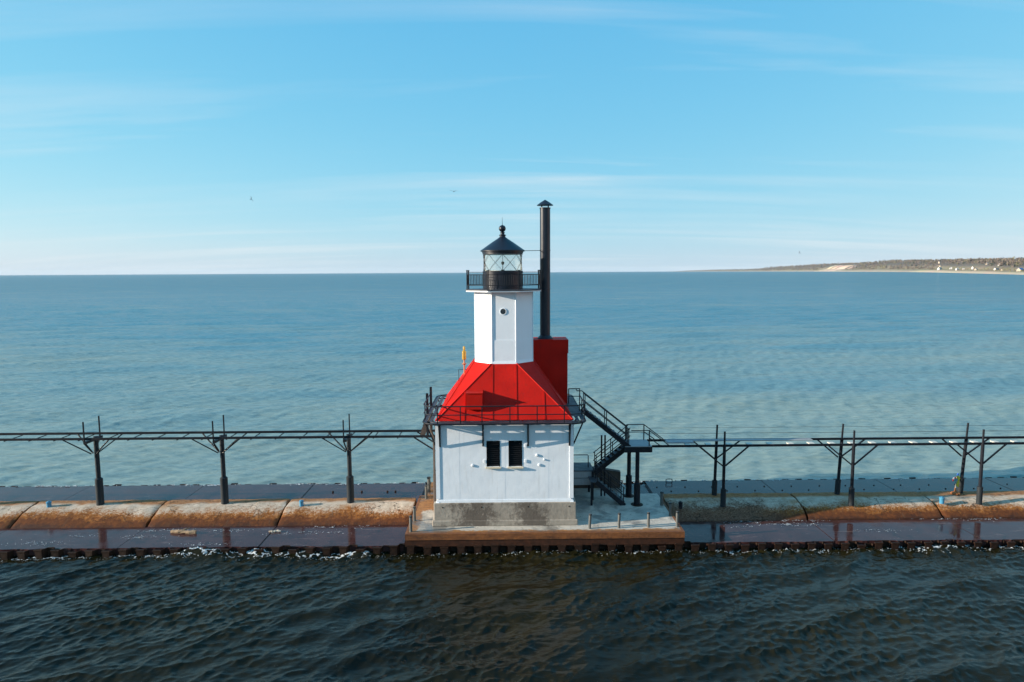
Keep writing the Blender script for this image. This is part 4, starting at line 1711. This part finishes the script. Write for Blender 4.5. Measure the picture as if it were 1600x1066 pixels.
ribbon([(sx + 0.10 + 0.03 * math.sin(i), sy - 0.05, sz + 1.02 - i * 0.09) for i in range(8)], 0.07, 'ribbon_yellow', 'streamer')
ribbon([(sx + 0.19 + 0.02 * math.sin(i * 1.4), sy, sz + 0.98 - i * 0.08) for i in range(6)], 0.04, 'ribbon_yellow', 'streamer')
ribbon([(sx - 0.04 + 0.02 * math.sin(i * 2), sy - 0.06, sz + 0.92 - i * 0.08) for i in range(5)], 0.08, 'teal_cloth', 'cloth')
for (dx, dz, mt, rr) in ((-0.20, 0.80, 'ribbon_red', 0.055), (-0.16, 0.91, 'ribbon_white', 0.055), (-0.08, 0.95, 'ribbon_red', 0.05), (0.06, 1.0, 'ribbon_yellow', 0.07)):
    m = MB()
    for p in range(6):
        a = p * math.pi / 3
        m.lathe((sx + dx + rr * 0.6 * math.cos(a), sy - 0.07, sz + dz + rr * 0.6 * math.sin(a)), [(0.01, -rr * 0.5), (rr * 0.5, 0), (0.01, rr * 0.5)], 7)
    m.build('flower', mt, SP)
m = MB()
m.lathe((sx + 0.09, sy - 0.02, sz), [(0.03, 1.03), (0.045, 1.08), (0.045, 1.17), (0.02, 1.20)], 8)
m.build('ribbon_knot', 'ribbon_blue', SP)


# birds: one continuous body with wings
def bird(loc, span, head, roll, flap, label, mat):
    m = MB()
    n = 10
    ring = 8
    L = span * 0.42
    for i in range(n):
        f = i / (n - 1)
        r = L * 0.15 * (math.sin(math.pi * min(1, f * 1.08 + 0.04)) ** 0.7 if f < 0.9 else 0.25)
        if i == n - 1:
            r = L * 0.02
        for k in range(ring):
            a = 2 * math.pi * k / ring
            m.v.append(((f - 0.5) * L, r * math.cos(a), r * math.sin(a)))
    for i in range(n - 1):
        for k in range(ring):
            q = (k + 1) % ring
            m.f.append((i * ring + k, i * ring + q, (i + 1) * ring + q, (i + 1) * ring + k))
    m.f.append(tuple(range(ring - 1, -1, -1)))
    m.f.append(tuple((n - 1) * ring + k for k in range(ring)))
    for s in (-1, 1):
        pts = []
        for f, c, z, sw in ((0.0, 0.30, 0.0, 0.0), (0.22, 0.30, 0.5, 0.05), (0.5, 0.26, 1.0, 0.10), (0.8, 0.15, 0.9, -0.04), (1.0, 0.03, 0.75, -0.14)):
            y = s * span * 0.5 * f
            zz_ = flap * span * z * 0.35
            pts.append(((sw + c * 0.5) * L, y, zz_))
            pts.append(((sw - c * 0.5) * L, y, zz_))
        k0 = len(m.v)
        for p in pts:
            m.v.append(p)
            m.v.append((p[0], p[1], p[2] + span * 0.012))
        for i in range(4):
            a = k0 + i * 4
            m.f += [(a + 1, a + 5, a + 7, a + 3), (a, a + 2, a + 6, a + 4), (a, a + 4, a + 5, a + 1), (a + 2, a + 3, a + 7, a + 6)]
    rm = Matrix.Rotation(head, 4, 'Z') @ Matrix.Rotation(roll, 4, 'X')
    m.v = [tuple(rm @ Vector(p)) for p in m.v]
    m.v = [(p[0] + loc[0], p[1] + loc[1], p[2] + loc[2]) for p in m.v]
    o = m.build('gull', mat, at=loc)
    tag(o, label, 'bird', 'gulls in flight')


bird((-5.9, 82.0, 23.5), 1.0, R(80), R(4), 0.25, 'dark gull with level wings in the sky just left of the lantern', 'bird_dark')
bird((-30.5, 84.0, 22.9), 0.75, R(75), R(62), 0.5, 'small banking gull in the left half of the sky', 'bird_dark')
bird((56.0, 130.0, 17.3), 0.9, R(20), R(50), 0.6, 'tiny gull low above the distant bluff', 'bird_pale')


# ------------------------------------------------------------------ foam
def foam():
    """lacy sheets of foam: thin connected films with holes, lying on the water and on the wet apron"""
    V, F = [], []

    def sheet(x0, x1, y0, y1, step, density, height, seed, sx=1.0, sy=1.0):
        xs, ys = np.arange(x0, x1, step), np.arange(y0, y1, step)
        X, Y = np.meshgrid(xs, ys)
        warp = vnoise(X * 1.3, Y * 1.3, seed + 5) * 0.5
        n1 = np.abs(vnoise(X * 2.3 * sx + warp, Y * 4.0 * sy + warp, seed, 3))
        n2 = vnoise(X * 9.0 * sx, Y * 11.0 * sy, seed + 1, 2)
        keep = (n1 < 0.20 * density(X, Y)) & (n2 > -0.25 - 0.3 * density(X, Y))
        Z = height(X, Y)
        jx, jy = RNG.uniform(-0.4, 0.4, X.shape) * step, RNG.uniform(-0.4, 0.4, X.shape) * step
        lift = 0.012 + 0.02 * np.clip(n2, 0, 1)
        k0 = len(V)
        used = np.zeros(X.shape, bool)
        ky, kx = np.nonzero(keep[:-1, :-1])
        for a, b in ((0, 0), (0, 1), (1, 0), (1, 1)):
            used[ky + a, kx + b] = True
        idx = np.full(X.shape, -1)
        idx[used] = np.arange(used.sum()) + k0
        V.extend(zip((X + jx)[used], (Y + jy)[used], (Z + lift)[used]))
        F.extend(zip(idx[ky, kx], idx[ky, kx + 1], idx[ky + 1, kx + 1], idx[ky + 1, kx]))

    def rh(X, Y):
        return river_height(X, Y)[0]

    def wash(X, Y):
        d = 0.30 + 0.55 * (X < -6) + 0.15 * (X > 10)
        d = d * (0.35 + 0.9 * np.clip(np.sin(X * 0.9) * np.sin(X * 0.37 + 1) + 0.25, 0, 1))
        d = d + 1.5 * sum(np.exp(-((X - bx) / (sx * 0.9)) ** 2) * (h > 0.2) * np.exp(-((Y - 33.02) / 0.16) ** 2) for bx, by, sx, sy, h in SWELLS)
        return d * np.exp(-((Y - 32.86) / 0.22) ** 2)
    sheet(-27, 27, 32.35, 33.24, 0.022, wash, rh, 11, 1.3, 1.3)
    ap = lambda X, Y: np.full(X.shape, AP_Z + 0.004)
    spots = ((-24, 33.9, 1.2), (-18.9, 34.6, 0.8), (-18.0, 35.5, 1.2), (-15.0, 35.4, 0.8), (-10.5, 35.0, 1.4), (-9.0, 35.8, 1.4), (-22.0, 34.9, 0.8), (13.2, 35.9, 1.2), (15.2, 35.5, 1.4),
             (16.2, 36.1, 0.9), (12.6, 35.3, 0.5), (19.6, 34.6, 1.0), (26.6, 36.1, 0.8), (23.9, 36.2, 1.4), (-15.4, 33.5, 1.0))

    def lace(X, Y):
        return sum(0.42 * np.exp(-((X - a) / w) ** 2 - ((Y - b) / 0.18) ** 2) for a, b, w in spots)
    sheet(-27, -5.4, 33.4, 36.0, 0.022, lace, ap, 31, 1.0, 1.8)
    sheet(9.4, 29, 33.4, 36.2, 0.022, lace, ap, 41, 1.0, 1.8)
    # slop against the lake side
    lk = lambda X, Y: np.where(Y > 43.4, 0.22, AP_Z + 0.035)

    def slop(X, Y):
        d = 0.35 + (1.5 * np.clip(np.sin(X * 1.3 + 0.4) + 0.4, 0, 1)) * ((X > -20.8) & (X < -9.3)) + 0.35 * np.clip(np.sin(X * 0.8), 0, 1)
        return d * np.exp(-((Y - 43.45 - 0.15 * np.sin(X * 0.7)) / 0.22) ** 2)
    sheet(-33, 30, 42.9, 44.1, 0.045, slop, lk, 51, 0.7, 1.2)
    me = bpy.data.meshes.new('foam')
    me.from_pydata([(float(a), float(b) - 33, float(c)) for a, b, c in V], [], [tuple(int(q) for q in f) for f in F])
    me.materials.append(M['foam'])
    o = bpy.data.objects.new('foam', me)
    o.location = (0, 33, 0)
    COL.objects.link(o)
    kind(o, 'stuff')


foam()


# ------------------------------------------------------------------ far shore
def far_shore():
    # image bearing (tangent), distance, height of the wooded skyline, width of the beach, sand face
    rows = [(0.232, 22500, 5), (0.245, 22000, 30), (0.291, 18000, 62), (0.338, 14000, 66), (0.385, 11000, 92), (0.432, 9000, 118), (0.479, 7200, 115), (0.496, 6400, 108), (0.503, 6200, 130), (0.573, 4600, 102), (0.62, 3700, 84), (0.667, 2700, 64),
            (0.713, 2100, 50), (0.76, 1700, 42), (0.90, 1200, 38), (1.2, 900, 36), (1.6, 760, 36)]
    tt = np.array([r[0] for r in rows])
    dd = np.array([r[1] for r in rows])
    hh = np.array([r[2] for r in rows])
    ts = np.concatenate([np.linspace(0.232, 0.95, 340), np.linspace(0.96, 1.6, 40)])
    g = np.random.default_rng(5)
    prof = [(0.0, -0.02, 0), (0.012, 0.035, 1), (0.035, 0.07, 1), (0.05, 0.13, 2), (0.085, 0.22, 2), (0.11, 0.45, 3), (0.14, 0.60, 3), (0.17, 0.66, 3), (0.30, 0.66, 3), (0.60, 0.62, 3)]
    V, Cc, F = [], [], []
    P = len(prof)
    for t_ in ts:
        d = np.interp(t_, tt, dd)
        h = np.interp(t_, tt, hh)
        X, Y = t_ * d, d
        # push inland along the view of the coast: away from the lake is +X
        for j, (u, v, c) in enumerate(prof):
            inland = u * (1500 if d < 4000 else 2200)
            z = v * h * (1 + 0.06 * math.sin(t_ * 90 + j)) + (0.0 if j else -1.0)
            sand = (0.52, 0.40, 0.26)
            grass = (0.21, 0.17, 0.10)
            wood = (0.085, 0.07, 0.052)
            col = {0: sand, 1: sand, 2: grass, 3: wood}[c]
            if d > 4300 and c == 1:
                col = (0.35, 0.28, 0.20)
            if 0.445 < t_ < 0.483 and c >= 1 and j < 7 and math.sin(t_ * 700 + 2 * math.sin(t_ * 260)) > -0.45:
                col = (0.62, 0.42, 0.29)
            V.append((X + inland, Y + inland * 0.25, z))
            Cc.append((*[x * g.uniform(0.85, 1.15) for x in col], 1))
    for i in range(len(ts) - 1):
        for j in range(P - 1):
            a = i * P + j
            F.append((a, a + P, a + P + 1, a + 1))
    me = bpy.data.meshes.new('bluff')
    me.from_pydata(V, [], F)
    ca = me.color_attributes.new('Col', 'FLOAT_COLOR', 'POINT')
    ca.data.foreach_set('color', np.array(Cc, dtype=np.float32).ravel())
    me.materials.append(M['shore_ground'])
    o = bpy.data.objects.new('bluff', me)
    COL.objects.link(o)
    kind(o, 'structure')

    # bare spring woods: leafy or twiggy clumps, each a ragged cluster of faces
    V, Cc, F = [], [], []
    pv = np.array([p[1] for p in prof])
    pu = np.array([p[0] for p in prof])

    def tree(t_, u, size, col):
        d = np.interp(t_, tt, dd)
        h = np.interp(t_, tt, hh)
        inland = u * (1500 if d < 4000 else 2200)
        x0, y0, z0 = t_ * d + inland, d + inland * 0.25, np.interp(u, pu, pv) * h
        n = 9
        for _ in range(n):
            a, b = g.uniform(0, 6.283), g.uniform(0.15, 1.0)
            r = size * 0.42 * math.sin(math.pi * min(0.97, b * 0.9 + 0.08)) ** 0.6
            c = np.array((x0 + r * math.cos(a) * g.uniform(0.2, 1), y0 + r * math.sin(a) * g.uniform(0.2, 1), z0 + size * b))
            s = size * g.uniform(0.16, 0.30)
            k = len(V)
            pts = g.normal(0, 1, (4, 3))
            pts /= np.linalg.norm(pts, axis=1)[:, None]
            for p in pts:
                V.append(tuple(c + p * s))
                f = g.uniform(0.75, 1.25)
                Cc.append((col[0] * f, col[1] * f, col[2] * f, 1))
            F.extend([(k, k + 1, k + 2), (k, k + 2, k + 3), (k, k + 3, k + 1), (k + 1, k + 3, k + 2)])

    CLEAR = [(0.635, 0.10, 0.028), (0.672, 0.09, 0.02), (0.715, 0.08, 0.022), (0.731, 0.125, 0.010), (0.748, 0.13, 0.014), (0.595, 0.15, 0.006), (0.703, 0.13, 0.006)]
    for _ in range(9000):
        # even in bearing
        t_ = g.uniform(0.25, 0.93)
        d = np.interp(t_, tt, dd)
        near = d < 4300
        u = g.choice([g.uniform(0.055, 0.17), g.uniform(0.15, 0.32)], p=[0.55, 0.45])
        if 0.445 < t_ < 0.483 and u < 0.14:
            continue
        if near and u < 0.105 and g.uniform() < 0.45:
            continue
        if any(abs(t_ - h_[0]) < h_[2] and u < h_[1] + 0.015 for h_ in CLEAR):
            continue
        size = g.uniform(6, 20) * (1.0 if d < 4500 else 1.0 + (d - 4500) / 9000)
        if t_ < 0.36:
            size = g.uniform(8, 14)
        r = g.uniform()
        if r < 0.62:
            col = (0.125, 0.098, 0.082)
        elif r < 0.80:
            col = (0.15, 0.135, 0.068)
        elif r < 0.92:
            col = (0.17, 0.125, 0.095)
        else:
            col = (0.03, 0.04, 0.03)
        tree(t_, u, size, col)
    # dune scrub
    for _ in range(900):
        t_ = g.uniform(0.55, 0.93)
        tree(t_, g.uniform(0.045, 0.10), g.uniform(2.5, 6), (0.21, 0.19, 0.08) if g.uniform() < 0.7 else (0.14, 0.11, 0.07))
    me = bpy.data.meshes.new('bluff_woods')
    me.from_pydata(V, [], F)
    ca = me.color_attributes.new('Col', 'FLOAT_COLOR', 'POINT')
    ca.data.foreach_set('color', np.array(Cc, dtype=np.float32).ravel())
    me.materials.append(M['wood_crowns'])
    o = bpy.data.objects.new('bluff_woods', me)
    COL.objects.link(o)
    kind(o, 'stuff')

    def house(t_, u, w, dp, wall_h, roof_h, rot, wall, rmat, label, lift=0.0):
        d = np.interp(t_, tt, dd)
        h = np.interp(t_, tt, hh)
        inland = u * 1500
        x, y, z = t_ * d + inland, d + inland * 0.25, np.interp(u, pu, pv) * h + lift
        w, dp, wall_h, roof_h = w * 0.85, dp * 0.85, wall_h * 0.85, roof_h * 0.85
        e = empty('house', (x, y, z), label, 'house', 'houses on the far shore')
        e.rotation_euler.z = rot
        ORG[e.name] = Vector((0, 0, 0))
        m = MB()
        m.box(-w / 2, w / 2, -dp / 2, dp / 2, -4, wall_h)
        m.add([(-w / 2, -dp / 2, wall_h), (w / 2, -dp / 2, wall_h), (w / 2, dp / 2, wall_h), (-w / 2, dp / 2, wall_h), (-w / 2, 0, wall_h + roof_h * 0.96), (w / 2, 0, wall_h + roof_h * 0.96)],
              [(0, 4, 3), (1, 2, 5), (0, 1, 5, 4), (2, 3, 4, 5), (0, 3, 2, 1)])
        wl_ = m.build('wall', wall, e)
        m = MB()
        ov = 0.6
        for s in (-1, 1):
            m.slab([(-w / 2 - ov, s * (dp / 2 + ov), wall_h - ov * roof_h / dp * 2 + 0.1), (w / 2 + ov, s * (dp / 2 + ov), wall_h - ov * roof_h / dp * 2 + 0.1), (w / 2 + ov, 0, wall_h + roof_h + 0.1), (-w / 2 - ov, 0, wall_h + roof_h + 0.1)], (0, 0, 0.35))
        m.build('roof', rmat, e)
        for i in range(max(2, int(w / 4))):
            m = MB()
            xx = -w / 2 + (i + 0.5) * w / max(2, int(w / 4))
            m.box(xx - 0.6, xx + 0.6, -dp / 2 - 0.08, -dp / 2 + 0.05, wall_h * 0.35, wall_h * 0.8)
            m.build('window', 'pane_dark', e)

    house(0.618, 0.060, 26, 14, 9, 7, R(25), 'house_white', 'roof_pale', 'large white gabled house nearest the beach, leftmost of the far houses')
    house(0.628, 0.075, 18, 12, 8, 7, R(70), 'house_white', 'roof_slate', 'white gabled house behind the large leftmost beach house')
    house(0.641, 0.060, 14, 10, 6, 5, R(10), 'house_white', 'roof_pale', 'small white house right of the large leftmost beach house')
    house(0.652, 0.085, 9, 9, 10, 5, R(40), 'house_white', 'roof_slate', 'tall narrow white house between the beach cottages')
    house(0.664, 0.062, 16, 10, 5, 4, R(35), 'house_cream', 'roof_pale', 'cream cottage right of the tall narrow house')
    house(0.685, 0.075, 20, 10, 5, 4, R(15), 'house_white', 'roof_slate', 'low long white house in the middle of the far beach')
    house(0.7185, 0.066, 19, 14, 5, 6, R(20), 'house_cream', 'roof_blue', 'beach pavilion with a bright blue roof on the far shore')
    house(0.730, 0.115, 16, 10, 5, 4, R(25), 'house_white', 'roof_pale', 'white house on the slope above the blue roofed pavilion')
    house(0.750, 0.120, 18, 12, 6, 5, R(20), 'house_white', 'roof_pale', 'white house high on the bluff at the right picture edge')
    house(0.752, 0.055, 18, 10, 4, 3, R(15), 'house_white', 'roof_pale', 'low white beach building at the right picture edge')
    house(0.595, 0.14, 14, 10, 6, 5, R(30), 'house_cream', 'roof_slate', 'small cream house among trees, farthest left on the bluff')
    house(0.607, 0.10, 12, 9, 5, 4, R(30), 'house_cream', 'roof_slate', 'tiny cream house in trees just left of the large beach house')
    house(0.674, 0.11, 12, 9, 6, 5, R(60), 'house_white', 'roof_slate', 'tiny white house in the woods above the long low house')
    house(0.657, 0.12, 11, 9, 6, 4, R(20), 'house_cream', 'roof_pale', 'tiny cream house in the woods above the tall narrow house')
    house(0.695, 0.066, 12, 8, 4, 3, R(50), 'house_cream', 'roof_slate', 'tiny cream beach hut between the long low house and the blue roof')
    house(0.738, 0.075, 13, 9, 5, 4, R(10), 'house_white', 'roof_slate', 'small white house just right of the blue roofed pavilion')
    house(0.647, 0.066, 10, 8, 4, 4, R(-20), 'house_cream', 'roof_pale', 'tiny cream hut in front of the tall narrow house')
    house(0.702, 0.12, 13, 9, 6, 5, R(30), 'house_cream', 'roof_pale', 'cream house half hidden in woods left of the blue roof')


far_shore()


# ------------------------------------------------------------------ lake haze
hz = MB()
hz.box(-27500, 27500, -3000, 33000, -2.5, 190.0)
hz_m = bpy.data.materials.new('haze_air')
hz_m.use_nodes = True
hz_m.node_tree.nodes.clear()
ho = hz_m.node_tree.nodes.new('ShaderNodeOutputMaterial')
hv = hz_m.node_tree.nodes.new('ShaderNodeVolumePrincipled')
hv.inputs['Color'].default_value = (0.80, 0.90, 1.0, 1)
hv.inputs['Density'].default_value = 1.4e-5
hv.inputs['Anisotropy'].default_value = 0.0
hz_m.node_tree.links.new(hv.outputs[0], ho.inputs['Volume'])
M['haze_air'] = hz_m
kind(hz.build('haze', 'haze_air'), 'stuff')
